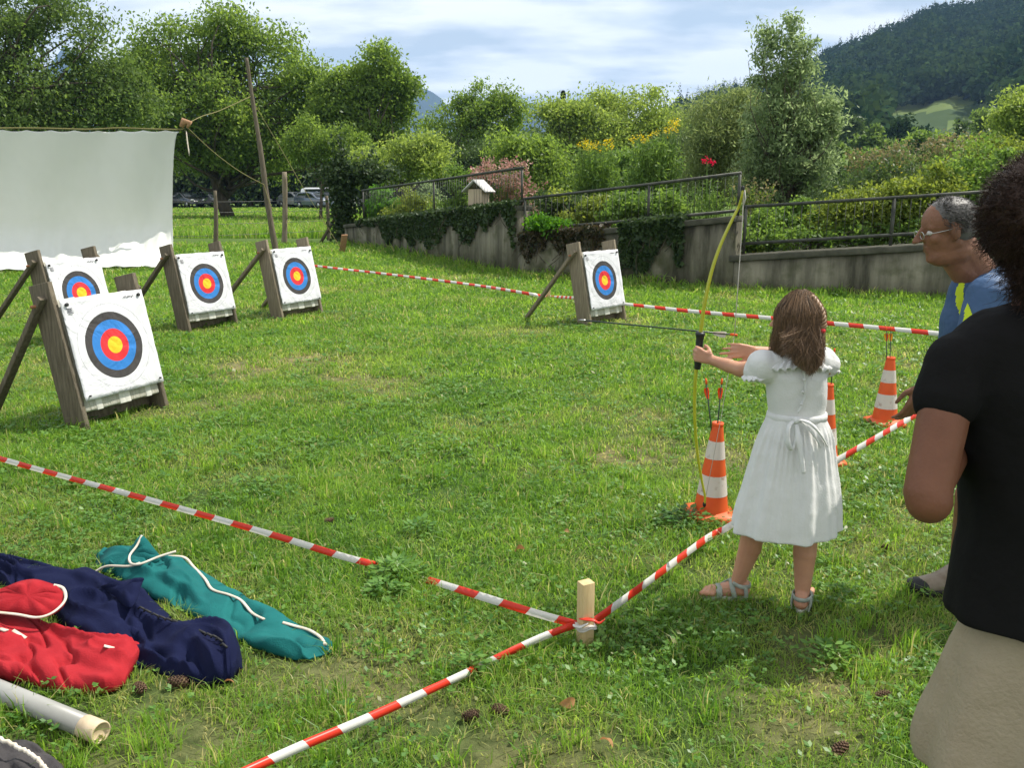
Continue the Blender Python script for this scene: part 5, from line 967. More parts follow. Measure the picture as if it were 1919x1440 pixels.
# ---- pine cones and dry leaves in the grass
def pinecone(px, py, s, lb):
    s *= .72
    b = G(px, py); m_ = MB(); ax = unit(A3(rng.normal(), rng.normal(), .15)); x, y, _ = frame(ax); c = A3(0, 0, s * .3)
    m_.ell(c, (s * .22, s * .22, s * .45), np.stack([x, y, ax], 1), 12, 8); o = [m_]
    for i in range(70):
        t = (i + .5) / 70; a = i * 2.4; rr = math.sin(math.pi * min(t * .9 + .08, 1)) * s * .3; p = c + ax * (t - .5) * s * .95; n_ = math.cos(a) * x + math.sin(a) * y; q = unit(n_ + ax * .5); sd = np.cross(ax, n_)
        A_ = p + n_ * rr * .5; B_ = A_ + q * s * .17; m_.add([A_ - sd * s * .05, A_ + sd * s * .05, B_ + sd * s * .075, B_ - sd * s * .075, B_ + ax * s * .03 + q * s * .03], [(0, 1, 2, 3), (2, 4, 3), (0, 3, 4), (1, 4, 2), (0, 4, 1)])
    ob = m_.build('pine_cone', M['cone_pine'], None); ob.location = b; tag(ob, lb, 'pine cone', 'pine cones in the grass')
for px, py, s, lb in ((338, 1290, .095, 'light brown pine cone below the end of the navy bag'), (385, 1283, .085, 'dark pine cone tucked under the end of the navy bag'), (262, 1298, .08, 'pine cone at the end of the red bag'), (935, 1340, .08, 'right of two pine cones below the foreground tape'), (885, 1350, .08, 'left of two pine cones below the foreground tape'), (615, 982, .07, 'pine cone above the left tape'), (1650, 1312, .07, 'pine cone in the grass left of the beige skirt'), (1570, 1418, .085, 'pine cone at the bottom edge left of the skirt'), (1662, 1034, .075, 'pine cone on the bare patch behind the girl'), (938, 779, .07, 'pine cone in the lawn in front of the targets')): pinecone(px, py, s, lb)
def dryleaf(px, py, s, lb, tilt=.5):
    s *= .7
    b = G(px, py); n = 8; t = np.linspace(0, 1, n); wd = np.sin(t * np.pi) ** .8 * .3; cu = np.sin(t * 3) * .25; L_ = np.stack([t - .5, wd, cu + wd * .5], 1) * s; Rr_ = np.stack([t - .5, -wd, cu + wd * .35], 1) * s; Cc = np.stack([t - .5, t * 0, cu], 1) * s
    a = rng.random() * 6.28; Rz = np.array([[math.cos(a), -math.sin(a), 0], [math.sin(a), math.cos(a), 0], [0, 0, 1]]); Rx = np.array([[1, 0, 0], [0, math.cos(tilt), -math.sin(tilt)], [0, math.sin(tilt), math.cos(tilt)]])
    V = np.vstack([L_, Cc, Rr_]) @ (Rz @ Rx).T + A3(0, 0, s * .35 + .015); F = [(i, i + 1, n + i + 1, n + i) for i in range(n - 1)] + [(n + i, n + i + 1, 2 * n + i + 1, 2 * n + i) for i in range(n - 1)]
    ob = npmesh('dry_leaf', V, F, M['dry_leaf'], None, True); ob.location = b; tag(ob, lb, 'leaf', 'fallen dry leaves')
dryleaf(975, 1048, .085, 'curled brown dry leaf standing in the middle of the lawn', .9); dryleaf(1062, 1335, .08, 'pale upright dry leaf below the stake', 1.2); dryleaf(1062, 1008, .05, 'small dry leaf above the stake'); dryleaf(430, 1296, .05, 'small tan dry leaf beside the dark pine cone'); dryleaf(800, 1128, .04, 'small reddish leaf left of the stake'); dryleaf(1135, 1415, .07, 'dry leaf near the bottom edge below the stake')
# ================================================================== PEOPLE
def head(mb, c, f, u, H, ears=True, jaw=1.):
    """head of height H centred at c, face towards f"""
    f = unit(f); u = unit(u - f * np.dot(u, f)); l = np.cross(u, f); Rm = np.stack([f, l, u], 1)
    P = lambda x, y, z: c + (f * x + l * y + u * z) * H
    mb.ell(P(-.06, 0, .14), (H * .40, H * .325, H * .355), Rm); mb.ell(P(.04, 0, -.1), (H * .29, H * .27, H * .33), Rm)
    for s in (-1, 1):
        mb.cap(P(-.1, s * .19, -.2), H * .085, P(.2, s * .08, -.4), H * .08 * jaw); mb.cap(P(.29, s * .03, .115), H * .05, P(.25, s * .17, .10), H * .045)
        mb.ell(P(.2, s * .17, -.08), (H * .1, H * .085, H * .09), Rm); mb.cap(P(.37, s * .035, -.085), H * .028, P(.3, s * .05, -.075), H * .02)
        if ears:
            mb.ell(P(-.04, s * .325, 0), (H * .075, H * .028, H * .125), Rm); mb.cap(P(-.02, s * .32, -.08), H * .03, P(-.03, s * .31, -.14), H * .025)
    mb.ell(P(.24, 0, -.42), (H * .085, H * .1, H * .07), Rm); mb.cap(P(.31, 0, .09), H * .032, P(.425, 0, -.06), H * .04); mb.cap(P(.12, 0, -.3), H * .14, P(.2, 0, -.36), H * .12)
    mb.cap(P(.31, -.06, -.215), H * .03, P(.31, .06, -.215), H * .03); mb.cap(P(.305, -.05, -.27), H * .035, P(.305, .05, -.27), H * .035); mb.ell(P(.25, 0, -.2), (H * .08, H * .12, H * .12), Rm)
    return P, Rm
def eyes(parent, P, Rm, H):
    for s in (-1, 1):
        m_ = MB(); m_.ell(P(.265, s * .125, .02), (H * .05, H * .06, H * .045), Rm, 14, 9); wb(m_, 'eye', M['eye'], parent); 
def hand(mb, wr, d, a, right, s, curl, thumb=(.5, .5), spread=.06, r0=.0085):
    """wrist, finger direction d, thumb-side axis a; curl = joint bends per finger (deg)"""
    d = unit(d); a = unit(a - d * np.dot(a, d)); n = np.cross(a, d) if right else np.cross(d, a)
    rad = r0 * s
    kn = []
    for i in range(4):
        k = wr + d * (.088 - .004 * abs(i - 1)) * s + a * (.029 - .0195 * i) * s; kn.append(k); mb.cap(wr + d * .012 * s + a * (.016 - .0105 * i) * s, rad * 1.45, k, rad * 1.25, 10)
    mb.ell(wr + d * .05 * s + n * .002 * s, (.044 * s, .036 * s, .0135 * s), np.stack([d, a, n], 1), 16, 9)
    Ls = ((.040, .025, .020), (.045, .029, .021), (.041, .027, .020), (.032, .021, .018))
    for i in range(4):
        c = curl[i] if isinstance(curl[0], (tuple, list)) else curl; p = kn[i]; th = 0; fd = unit(d + a * spread * (1.5 - i)); rr = rad * (1.05, 1.08, 1.02, .9)[i]
        for j in range(3):
            th += R(c[j]); e = fd * math.cos(th) + n * math.sin(th); q = p + e * Ls[i][j] * s; mb.cap(p, rr, q, rr * .9, 10); p = q; rr *= .92
    b = wr + d * .022 * s + a * .026 * s; q1 = b + unit(d * .75 + a * .75 + n * thumb[0]) * .036 * s; q2 = q1 + unit(d * .95 + a * .25 + n * thumb[1]) * .03 * s; q3 = q2 + unit(d * .9 - a * .1 + n * (thumb[1] + .3)) * .023 * s
    mb.cap(wr + d * .01 * s + a * .012 * s, rad * 1.7, b, rad * 1.5, 10); mb.cap(b, rad * 1.5, q1, rad * 1.2, 10); mb.cap(q1, rad * 1.15, q2, rad * 1.1, 10); mb.cap(q2, rad * 1.08, q3, rad * .85, 10)
    return kn, n
def strands(name, lines, rad, mt, parent, nside=3):
    """many hairs at once: lines (N,K,3) world coordinates"""
    Lw = np.asarray(lines, float) - np.array(parent.location); N_, K = Lw.shape[:2]; T = np.gradient(Lw, axis=1); T /= np.linalg.norm(T, axis=2, keepdims=True) + 1e-9
    ref = rand_dirs(N_)[:, None]; x = np.cross(T, ref); x /= np.linalg.norm(x, axis=2, keepdims=True) + 1e-9; y = np.cross(T, x); r = np.broadcast_to(rad, (N_,))[:, None, None] * (np.linspace(1, .25, K) ** .6)[None, :, None]
    V = np.stack([Lw + r * (math.cos(a) * x + math.sin(a) * y) for a in np.arange(nside) * 2 * np.pi / nside], 2).reshape(-1, 3); i = np.arange(N_)[:, None, None, None] * K * nside + np.arange(K - 1)[None, :, None, None] * nside; j = np.arange(nside)[None, None, :, None]; j2 = (j + 1) % nside
    F = np.concatenate([i + j, i + j2, i + nside + j2, i + nside + j], -1).reshape(-1, 4); return npmesh(name, V, [F], mt, parent, True)
def wrinkle(amp, f, seed, ax=(1, 1, 1)):
    def fn(co, no):
        q = co * np.asarray(ax); w_ = sn3(q, f, seed) + .5 * sn3(q, f * 2.1, seed + 2) + .3 * sn3(q, f * 4.3, seed + 4); return co + no * (w_ * amp)[:, None]
    return fn
# ------------------------------------------------------------------ the girl
YG = 3.0; gb = G(1445, 1132); gl = empty('person', (gb[0], gb[1], 0), 0, 'young girl in a white dress seen from behind, drawing a yellow bow', 'person')
g = lambda px, py, dy=0.: D(px, py, YG + dy); go = tuple(gl.location)
b = MB(); Hh = .195
hc = g(1489, 602, .03); hf = A3(-.86, .5, -.1); P_, Rm_ = head(b, hc, hf, A3(0, 0, 1), Hh)
neck = g(1496, 668, .02); b.cap(hc + A3(.01, 0, -.06), .038, neck + A3(0, 0, -.02), .042)
shL, shR = g(1440, 690, .02), g(1546, 688, .03); wai = g(1492, 785, .02); pel = g(1486, 850, .02)
b.cap(shL + A3(.03, .02, -.01), .034, shR - A3(.03, -.0, .01), .034); b.cap((shL + shR) / 2 - A3(0, -.01, .03), .055, wai, .06); b.cap(wai + A3(-.025, 0, 0), .07, pel + A3(-.03, 0, 0), .08); b.cap(wai + A3(.025, 0, 0), .07, pel + A3(.03, 0, 0), .08)
# bow arm
elL = g(1387, 693, .07); wrL = g(1336, 676, .15); b.chain([shL, elL, wrL], [.038, .029, .0195])
b.cap(elL * .6 + wrL * .4, .028, wrL * .6 + elL * .4, .024)
bowc = g(1311, 655, .235)
dh = unit(g(1306, 664, .175) - wrL); hand(b, wrL + dh * .002, dh, A3(.05, .1, 1), False, .74, ((55, 85, 40), (58, 88, 40), (60, 88, 42), (62, 88, 42)), (.9, 1.1), .02)
# drawing arm comes across the chest, hand just opened
elR = g(1530, 668, .27); wrR = g(1414, 658, .13); b.chain([shR, elR, wrR], [.036, .028, .019])
hand(b, wrR, A3(-1, -.03, .02), A3(.0, -.25, -1), True, .74, ((12, 22, 15), (16, 26, 18), (22, 30, 20), (28, 32, 20)), (.25, .1), .1)
# legs and feet
hipL, hipR = g(1458, 880), g(1512, 880, .02); knL, knR = g(1414, 985, .01), g(1512, 985, -.02); anL, anR = g(1382, 1092, .05), g(1503, 1118, -.04)
for h_, k_, a_, fd in ((hipL, knL, anL, unit(A3(-1, .12, 0))), (hipR, knR, anR, unit(A3(.42, .9, 0)))):
    b.chain([h_, k_], [.065, .044]); cf = k_ * .62 + a_ * .38 - fd * .008; b.chain([k_, cf, a_], [.042, .044, .026])
    he = a_ * A3(1, 1, 0) + A3(0, 0, .045) - fd * .022; b.cap(a_, .026, he, .028); ba = he + fd * .115 - A3(0, 0, .014); b.cap(he, .026, ba, .027); sd = np.cross(fd, A3(0, 0, 1))
    b.cap(he + A3(0, 0, .02), .026, ba, .022)
    for i in range(5): o_ = sd * (.024 - .012 * i) * (1 if fd[0] > 0 else -1); b.cap(ba + o_, .0125, ba + o_ + fd * (.042 - .005 * i), .009 if i else .0115, 9)
remesh(b, 'body', M['skin_girl'], .0042, gl, 3, origin=go)
eyes(gl, P_, Rm_, Hh)
# dress
def ringpts(c, rx, ry, n=56, rot=0, wave=None):
    a = np.arange(n) * 2 * np.pi / n; k = 1 + (wave(a) if wave else 0); return c + np.stack([rx * np.cos(a) * k, ry * np.sin(a) * k, np.zeros(n)], 1)
dr_ = MB(); st = [(1489, 664, .045, .042), (1491, 671, .085, .058), (1492, 682, .108, .07), (1492, 705, .112, .082), (1493, 735, .108, .082), (1493, 765, .104, .078), (1493, 780, .103, .077), (1493, 792, .105, .08)]
dr_.rings([ringpts(g(a, c_, .02), rx, ry) for a, c_, rx, ry in st])
sk = [(1492, 776, .104, .078, 0), (1491, 790, .112, .088, .3), (1489, 820, .131, .108, .7), (1483, 870, .152, .128, .9), (1478, 922, .175, .147, 1), (1472, 962, .19, .158, 1), (1469, 991, .198, .165, 1)]
sk = [tuple(x) for x in spline(np.array(sk), 22)]
def fold(am): return lambda a: am * (.045 * np.cos(9 * a + .6) + .03 * np.cos(14 * a + 2 + .8 * np.sin(a)) + .03 * np.cos(5 * a + 1))
dr_.rings([ringpts(g(a, c_, .02), rx, ry, 96, wave=fold(w_)) for a, c_, rx, ry, w_ in sk])
dr_.cap(g(1462, 682, .02), .056, g(1436, 690, .02), .06); dr_.cap(g(1536, 680, .03), .05, g(1548, 684, .045), .05); dr_.ell(g(1430, 686, .02), (.06, .06, .06)); dr_.ell(g(1416, 690, .03), (.04, .048, .055), np.array([[.9, 0, .4], [0, 1, 0], [-.4, 0, .9]])); dr_.ell(g(1545, 676, .045), (.042, .048, .05))
dr_.cap(g(1450, 682, .02), .045, g(1500, 676, .02), .04)
def dressfn(co, no):
    q = co - np.array([gl.location[0], YG, 0]); w_ = sn3(q, 38, 1) + .6 * sn3(q, 75, 3); up_ = np.clip((co[:, 2] - .72) / .1, 0, 1)
    co = co + no * (w_ * .001 * (1 + up_ * .6))[:, None]
    below = np.clip((.73 - co[:, 2]) / .06, 0, 1) * np.clip(1 - (.73 - co[:, 2]) / .3, .15, 1); a = np.arctan2(co[:, 1] - g(1490, 800, .02)[1], co[:, 0] - g(1490, 800)[0]); co = co + no * (below * .0042 * np.sin(a * 34 + 3 * np.sin(a * 3)))[:, None]
    return co
remesh(dr_, 'dress', M['dress'], .0048, gl, 2, dressfn, origin=go)
def flatband(mb, P, wd, th, ax):
    P = np.asarray(P, float); T = np.gradient(P, axis=0); T /= np.linalg.norm(T, axis=1)[:, None] + 1e-9; ax = np.broadcast_to(np.asarray(ax, float), P.shape); w_ = ax - T * (ax * T).sum(1)[:, None]; w_ /= np.linalg.norm(w_, axis=1)[:, None] + 1e-9; n_ = np.cross(T, w_)
    wd = np.broadcast_to(wd, (len(P),))[:, None]; mb.rings(np.stack([P + w_ * wd * a + n_ * th * c for a, c in ((-1, 0), (-.8, 1), (0, 1.3), (.8, 1), (1, 0), (.8, -1), (0, -1.3), (-.8, -1))], 1))
# collar ruffle, belt, bow, placket
def annulus(c, r0, r1, drop, n=120, waves=22, am=.008, sx=1., sy=.72, gap=None):
    rows = []
    for t in np.linspace(0, 1, 8):
        a = np.linspace(0, 2 * np.pi, n, endpoint=False); r_ = r0 + (r1 - r0) * t; edge = t ** 2; wv = am * edge * np.sin(a * waves + 2 * np.sin(a * 3)); rr = r_ + wv * .6
        rows.append(c + np.stack([rr * np.cos(a) * sx, rr * np.sin(a) * sy, -drop * t ** 1.6 * (.55 + .45 * np.abs(np.cos(a))) + wv], 1))
    return rows
m_ = MB(); rw = annulus(g(1491, 664, .02), .045, .128, .055); m_.rings(rw, caps=False); o = wb(m_, 'collar', M['dress'], gl); s_ = o.modifiers.new('t', 'SOLIDIFY'); s_.thickness = .002
m_ = MB(); rw = annulus(g(1414, 702, .02), .03, .052, .02, 60, 11, .006, .8, .95); m_.rings(rw, False); o = wb(m_, 'sleeve_ruffle', M['dress'], gl); s_ = o.modifiers.new('t', 'SOLIDIFY'); s_.thickness = .002; m_ = MB(); rw = annulus(g(1553, 688, .05), .03, .046, .02, 60, 11, .006, .8, .95); m_.rings(rw, False); o = wb(m_, 'sleeve_ruffle', M['dress'], gl); s_ = o.modifiers.new('t', 'SOLIDIFY'); s_.thickness = .002
wc = g(1493, 779, .02); m_ = MB(); m_.rings([ringpts(wc + A3(0, 0, z_), .1075 + e_, .0815 + e_, 64) for z_, e_ in ((-.014, -.004), (-.013, .001), (0, .002), (.013, .0), (.014, -.004))]); wb(m_, 'belt', M['dress'], gl)
bk = g(1491, 787, -.07); m_ = MB()
def ribbon(mb, pts, w0, w1, flat=.22): P = spline(pts, 22); t = np.linspace(0, 1, 22); mb.tube(P, (w0 + (w1 - w0) * t) * (.6 + .4 * np.sin(np.pi * np.clip(t * 1.15, 0, 1))) * (1 + .1 * np.sin(t * 17)), 10, flat=flat)
ribbon(m_, [bk, g(1478, 800, -.10), g(1476, 828, -.11), g(1484, 843, -.108), g(1491, 825, -.10), g(1493, 797, -.085)], .009, .012, .5)
ribbon(m_, [bk, g(1515, 792, -.10), g(1536, 812, -.09), g(1550, 836, -.065)], .009, .011, .5); ribbon(m_, [bk + A3(.005, 0, 0), g(1512, 800, -.095), g(1528, 820, -.095), g(1538, 838, -.08)], .007, .009, .5)
ribbon(m_, [bk, g(1496, 815, -.105), g(1501, 850, -.12), g(1506, 888, -.13)], .010, .013, .4); m_.ell(bk + A3(0, -.01, 0), (.014, .012, .013)); wb(m_, 'sash_bow', M['dress'], gl)
m_ = MB(); m_.tube(spline([g(1505, 690, -.066), g(1509, 715, -.072), g(1507, 745, -.07), g(1496, 774, -.068)], 20), .006, 8, flat=.5)
wb(m_, 'placket', M['dress'], gl)
for py in (712, 735, 758):
    m_ = MB(); q = g(1507 - (py - 712) * .12, py, -.074); m_.tube([q, q + A3(0, -.004, 0)], [.005, .0045], 10); wb(m_, 'button', M['dress'], gl)
# sandals
for a_, fd, lb in ((anL, unit(A3(-1, .12, 0)), 0), (anR, unit(A3(.42, .9, 0)), 1)):
    he = a_ * A3(1, 1, 0) - fd * .03; sd = np.cross(fd, A3(0, 0, 1)); m_ = MB(); rg_ = []
    for z_, e_ in ((.002, .95), (.008, 1), (.018, 1), (.022, .96)):
        t = np.arange(32) * 2 * np.pi / 32; lx = .092 * np.cos(t) * e_; ly = (.031 + .006 * np.cos(t)) * np.sin(t) * e_; rg_.append(he + fd * .078 + fd * lx[:, None] + sd * ly[:, None] + A3(0, 0, z_))
    m_.rings(rg_); so_ = wb(m_, 'sandal', M['sole'], gl)
    m_ = MB(); U_ = A3(0, 0, 1)
    def strap(pts, w_=.011, ax=None): flatband(m_, spline([he + fd * x + sd * y + U_ * z_ for x, y, z_ in pts], 20), w_ * .85, .0025, fd if ax is None else ax)
    strap([(.1, .033, .015), (.1, .028, .045), (.1, 0, .06), (.1, -.028, .045), (.1, -.033, .015)], .014); strap([(.04, .034, .018), (.05, .03, .055), (.055, 0, .082), (.05, -.03, .055), (.04, -.034, .018)], .011)
    strap([(.05, .02, .078), (.02, .034, .07), (-.012, .02, .066), (-.018, 0, .065), (-.012, -.02, .066), (.02, -.034, .07), (.05, -.02, .078)], .010, U_); strap([(0, .03, .018), (.0, .034, .045), (.005, .033, .07)], .009); strap([(0, -.03, .018), (.0, -.034, .045), (.005, -.033, .07)], .009); strap([(.1, .026, .04), (.07, .03, .06), (.05, .02, .078)], .008)
    o = wb(m_, 'straps', M['sandal'], gl)
# hair
hb = MB(); top = hc; hb.ell(hc + A3(.01, -.012, .03), (.071, .077, .081)); hb.ell(hc + A3(.02, -.035, -.03), (.061, .05, .085)); hb.cap(hc + A3(.02, -.045, -.02), .062, g(1508, 670, -.065), .044); hb.cap(hc + A3(.03, -.03, -.02), .058, g(1522, 672, -.055), .036); hb.cap(hc + A3(.01, -.03, -.02), .058, g(1502, 655, -.06), .03); hb.cap(g(1508, 670, -.065), .04, g(1512, 686, -.07), .02)
remesh(hb, 'hair', M['hair_girl'], .005, gl, 4, wrinkle(.0018, 60, 3, (1, 1, .25)), origin=go)
def girl_hair():
    Ls = []; n = 7500; part = hc + A3(.03, -.02, .115)
    for i in range(n):
        a = rng.uniform(-2.6, 1.2)        # angle around the head: back and both sides, not the face (-x,+y)
        face = math.cos(a - math.atan2(hf[1], hf[0]))
        a = rng.uniform(-3.5, .9); dd = A3(math.cos(a), math.sin(a), 0); e0 = rng.uniform(.1, 1.45); s0 = hc + A3(.012, -.012, .03) + A3(dd[0] * math.cos(e0) * .071, dd[1] * math.cos(e0) * .077, math.sin(e0) * .084)
        mid = hc + dd * A3(.075, .082, 0) * (1 + abs(rng.normal()) * .05) + A3(.012, -.018, rng.uniform(-.03, .02)); back = -dd[1] * .5 + .5
        ex = rng.uniform(1492, 1543) if rng.random() < .82 else rng.uniform(1460, 1492)
        ln = rng.uniform(668, 706) - (abs(ex - 1518) * .75); end = g(ex, ln, -.085 + rng.normal() * .015) if dd[1] < .25 and (dd[0] > -.75) else hc + dd * .085 + A3(.012, 0, -rng.uniform(.06, .13))
        P = spline([s0, (s0 + mid) / 2 + dd * .012, mid, mid * .45 + end * .55 + A3(0, -.008, 0), end], 12); wob = np.sin(np.linspace(0, 1, 12) * rng.uniform(3, 9) + rng.random() * 6)[:, None] * rng.normal(size=3) * .0062; Ls.append(P + wob * np.linspace(0, 1, 12)[:, None] + rng.normal(size=3) * .002)
    for i in range(0):
        a = rng.random() * 6.28; s0 = hc + A3(.012, -.012, .03) + A3(math.cos(a) * .05, math.sin(a) * .05, .075); e = s0 + A3(math.cos(a) * .05, math.sin(a) * .04, rng.uniform(-.03, .004)); Ls.append(spline([s0, (s0 + e) / 2 + A3(0, 0, .016), e, e + A3(math.cos(a) * .02, 0, -.03)], 12))
    return np.array(Ls)
strands('hair_strands', girl_hair(), rng.uniform(.0004, .0009, 7500), M['hair_girl'], gl)
br = MB(); Pb = spline([hc + A3(.035, -.045, .095), hc + A3(.062, -.072, .05), hc + A3(.07, -.088, 0), hc + A3(.066, -.09, -.03), g(1531, 668, -.09)], 40)
for k in range(3):
    ph = k * 2.094; t = np.linspace(0, 1, 40); off = np.stack([.009 * np.sin(t * 34 + ph), .006 * np.cos(t * 34 + ph), t * 0], 1); br.tube(Pb + off, .0085 * (1 - .55 * t), 7)
wb(br, 'braid', M['hair_girl'], gl)
m_ = MB(); q = Pb[27]; m_.ell(q + A3(0, -.006, 0), (.011, .011, .01)); wb(m_, 'hair_tie', M['hairband'], gl)
# ---- bow and loosed arrow
bw = empty('bow', bowc, 0, 'yellow longbow with black grip held by the girl', 'bow'); BY = .235
path = [g(1392, 354, BY - .02), g(1390, 368, BY - .02), g(1384, 388, BY), g(1372, 412, BY), g(1352, 455, BY), g(1336, 500, BY), g(1325, 545, BY), g(1317, 590, BY), g(1312, 630, BY), g(1306, 680, BY), g(1302, 730, BY), g(1302, 790, BY), g(1307, 850, BY), g(1315, 900, BY), g(1321, 930, BY - .01), g(1320, 946, BY - .01)]
Q = spline(path, 80); t = np.linspace(-1, 1, 80); m_ = MB(); m_.tube(Q, .0115 - .0055 * np.abs(t) ** 1.3, 10, flat=.6); wb(m_, 'limbs', M['bow'], bw)
m_ = MB(); gp = spline([g(1312.5, 622, BY), g(1311, 640, BY), g(1309, 668, BY), g(1307, 692, BY)], 20); prof = np.interp(np.linspace(0, 1, 20), [0, .06, .12, .25, .35, .8, 1], [.014, .021, .0225, .0165, .0165, .017, .014]); m_.tube(gp, prof, 14, flat=.85); wb(m_, 'grip', M['black_plastic'], bw)
for q in (Q[0], Q[-1]): m_ = MB(); m_.ell(q, (.007, .007, .012)); wb(m_, 'tip', M['dark'], bw)
nk = g(1378, 628, .19); m_ = MB(); m_.tube([Q[1] + A3(.004, 0, 0), g(1391, 420, BY - .01), g(1384, 520, .21), nk + A3(-.003, 0, 0)], .0016, 6); m_.tube([nk + A3(-.003, 0, 0), g(1352, 780, .22), Q[-3]], .0011, 6); wb(m_, 'string', M['string'], bw)
m_ = MB(); m_.tube([g(1395, 356, BY - .02), g(1397, 372, BY - .02), g(1393, 385, BY - .02)], .003, 6); wb(m_, 'string_loop', M['string'], bw)
tipA = D(1088, 600, YG + .62); arrow('black arrow with orange nock flying off the bow of the girl', tipA, nk + A3(.002, 0, 0), 'fletch_white', 'fletch_white', None)
# ------------------------------------------------------------------ the man
YM = 3.0; mb_ = G(1795, 1108); mn = empty('person', (mb_[0] + .15, mb_[1], 0), 0, 'grey haired man in a blue and lime sports shirt leaning forward with glasses', 'person'); mo = tuple(mn.location)
g = lambda px, py, dy=0.: D(px, py, YM + dy)
b = MB(); Hm = .216; hm = g(1770, 432, 0); fm = A3(-.98, .1, -.2); P_, Rm_ = head(b, hm, fm, A3(-.2, 0, 1), Hm, jaw=1.15)
b.cap(P_(-.14, 0, -.14), .052, g(1836, 515, .04), .062); b.cap(P_(.0, 0, -.28), .045, g(1822, 530, .03), .05); b.cap(P_(.1, .0, -.36), .045, P_(-.15, 0, -.35), .055)
sN, sF = g(1856, 560, -.15), g(1835, 548, .2); ch = g(1850, 600, .03); hp_ = g(1935, 830, .05)
b.cap(sN, .06, sF, .06); b.cap(ch, .12, hp_, .125)
eN = g(1795, 690, -.2); wN = g(1733, 722, -.17); eN = g(1815, 690, -.2); b.chain([sN, eN, wN], [.052, .043, .029]); b.cap(eN * .7 + wN * .3, .042, eN * .4 + wN * .6, .034)
hand(b, wN, A3(-.3, .05, -.95), A3(-.7, -.1, .3), False, .95, ((15, 25, 15), (20, 30, 18), (26, 32, 20), (32, 34, 22)), (.3, .2), .05)
eF = g(1815, 700, .26); wF = g(1760, 790, .25); b.chain([sF, eF, wF], [.05, .042, .03]); hand(b, wF, A3(-.4, 0, -.9), A3(-.9, .1, .2), True, 1.0, (20, 25, 20), (.3, .2), .05)
kN, aN = g(1822, 930, -.0), g(1800, 1060, .12); kF, aF = g(1960, 930, .3), g(1990, 1050, .4); b.chain([hp_ + A3(-.02, -.09, -.02), kN, aN], [.09, .06, .04]); b.cap(kN * .65 + aN * .35 + A3(.015, 0, 0), .06, kN * .4 + aN * .6, .048); b.chain([hp_ + A3(.04, .1, -.02), kF, aF], [.09, .062, .042])
b.cap(P_(.33, 0, .1), Hm * .035, P_(.47, 0, -.09), Hm * .045); b.cap(P_(.43, -.05, -.1), Hm * .028, P_(.43, .05, -.1), Hm * .028)
for s_ in (-1, 1): b.ell(P_(-.05, s_ * .34, -.01), (Hm * .085, Hm * .03, Hm * .14), Rm_)
remesh(b, 'body', M['skin_man'], .0055, mn, 3, origin=mo); eyes(mn, P_, Rm_, Hm)
# shirt
s = MB(); s.cap(sN + A3(.015, .02, 0), .078, sF + A3(.015, 0, 0), .075); s.cap(ch + A3(.01, 0, 0), .145, g(1925, 800, .05), .15); s.cap(g(1808, 600, .03), .085, g(1815, 680, .03), .11); s.cap(g(1812, 545, .03), .06, g(1808, 600, .03), .085); s.cap(sN, .079, sN * .35 + eN * .65 + A3(.0, 0, .01), .07); s.cap(sF, .075, sF * .4 + eF * .6, .07); s.cap(g(1835, 520, .04), .07, ch, .1); s.cap(g(1880, 545, .04), .09, ch, .1)
remesh(s, 'shirt', M['tee_blue'], .006, mn, 4, wrinkle(.003, 26, 5, (1, 1, .6)), origin=mo)
def patch_of(src, name, poly, mt, off, facing):
    me = src.data; n = len(me.vertices); co = np.empty(n * 3, np.float32); me.vertices.foreach_get('co', co); co = co.reshape(-1, 3).astype(float); no = np.empty(n * 3, np.float32); me.vertices.foreach_get('normal', no); no = no.reshape(-1, 3)
    W_ = co + np.array(src.parent.location); X_, Y_ = proj(W_); ok = inpoly(X_, Y_, poly) & (no @ np.asarray(facing, float) > .05)
    Fs = [tuple(p.vertices) for p in me.polygons if all(ok[v] for v in p.vertices)]; used = sorted({v for f in Fs for v in f}); mp = {v: k for k, v in enumerate(used)}
    return npmesh(name, co[used] + no[used] * off, [tuple(mp[v] for v in f) for f in Fs], mt, src.parent, True)
shirt = [o for o in mn.children if o.name.startswith('shirt')][0]
patch_of(shirt, 'lime_panel', [(1808, 503), (1796, 525), (1790, 548), (1791, 575), (1801, 600), (1815, 622), (1830, 655), (1841, 650), (1832, 610), (1819, 578), (1808, 550), (1810, 520)], M['lime'], .0018, (0, -1, 0))
#patch_of(shirt, 'lime_panel', [(1884, 560), (1905, 555), (1910, 640), (1890, 600)], M['lime'], .0018, (0, -1, 0))
s = MB(); s.cap(g(1930, 810, .05), .15, hp_ + A3(0, 0, -.02), .15); s.cap(hp_ + A3(-.02, -.09, 0), .125, kN + A3(.01, 0, .12), .1); s.cap(hp_ + A3(.04, .1, 0), .125, kF + A3(0, 0, .12), .1); remesh(s, 'shorts', M['shorts'], .007, mn, 4, wrinkle(.004, 22, 8), origin=mo)
def manhair():
    Ls = []
    for i in range(5200):
        d = unit(rng.normal(size=3)); x, y, z_ = d
        if z_ < -.45: continue
        if x > .2 and z_ < .62 + .3 * (x > .45) and not (abs(y) > .55 and x < .45 and z_ > -.1): continue
        if x > .5: continue
        if x > .3 and rng.random() < .5: continue
        c0 = P_(-.06 + x * .405, y * .332, .13 + z_ * .36); nrm = Rm_ @ d; fl = unit(nrm * .75 - Rm_[:, 0] * .5 - Rm_[:, 2] * .35 + rng.normal(size=3) * .25); e = c0 + fl * rng.uniform(.009, .02); Ls.append([c0 - nrm * .002, c0 + (e - c0) * .35 + nrm * .002, c0 + (e - c0) * .7 + nrm * .001, e])
    return np.array(Ls)
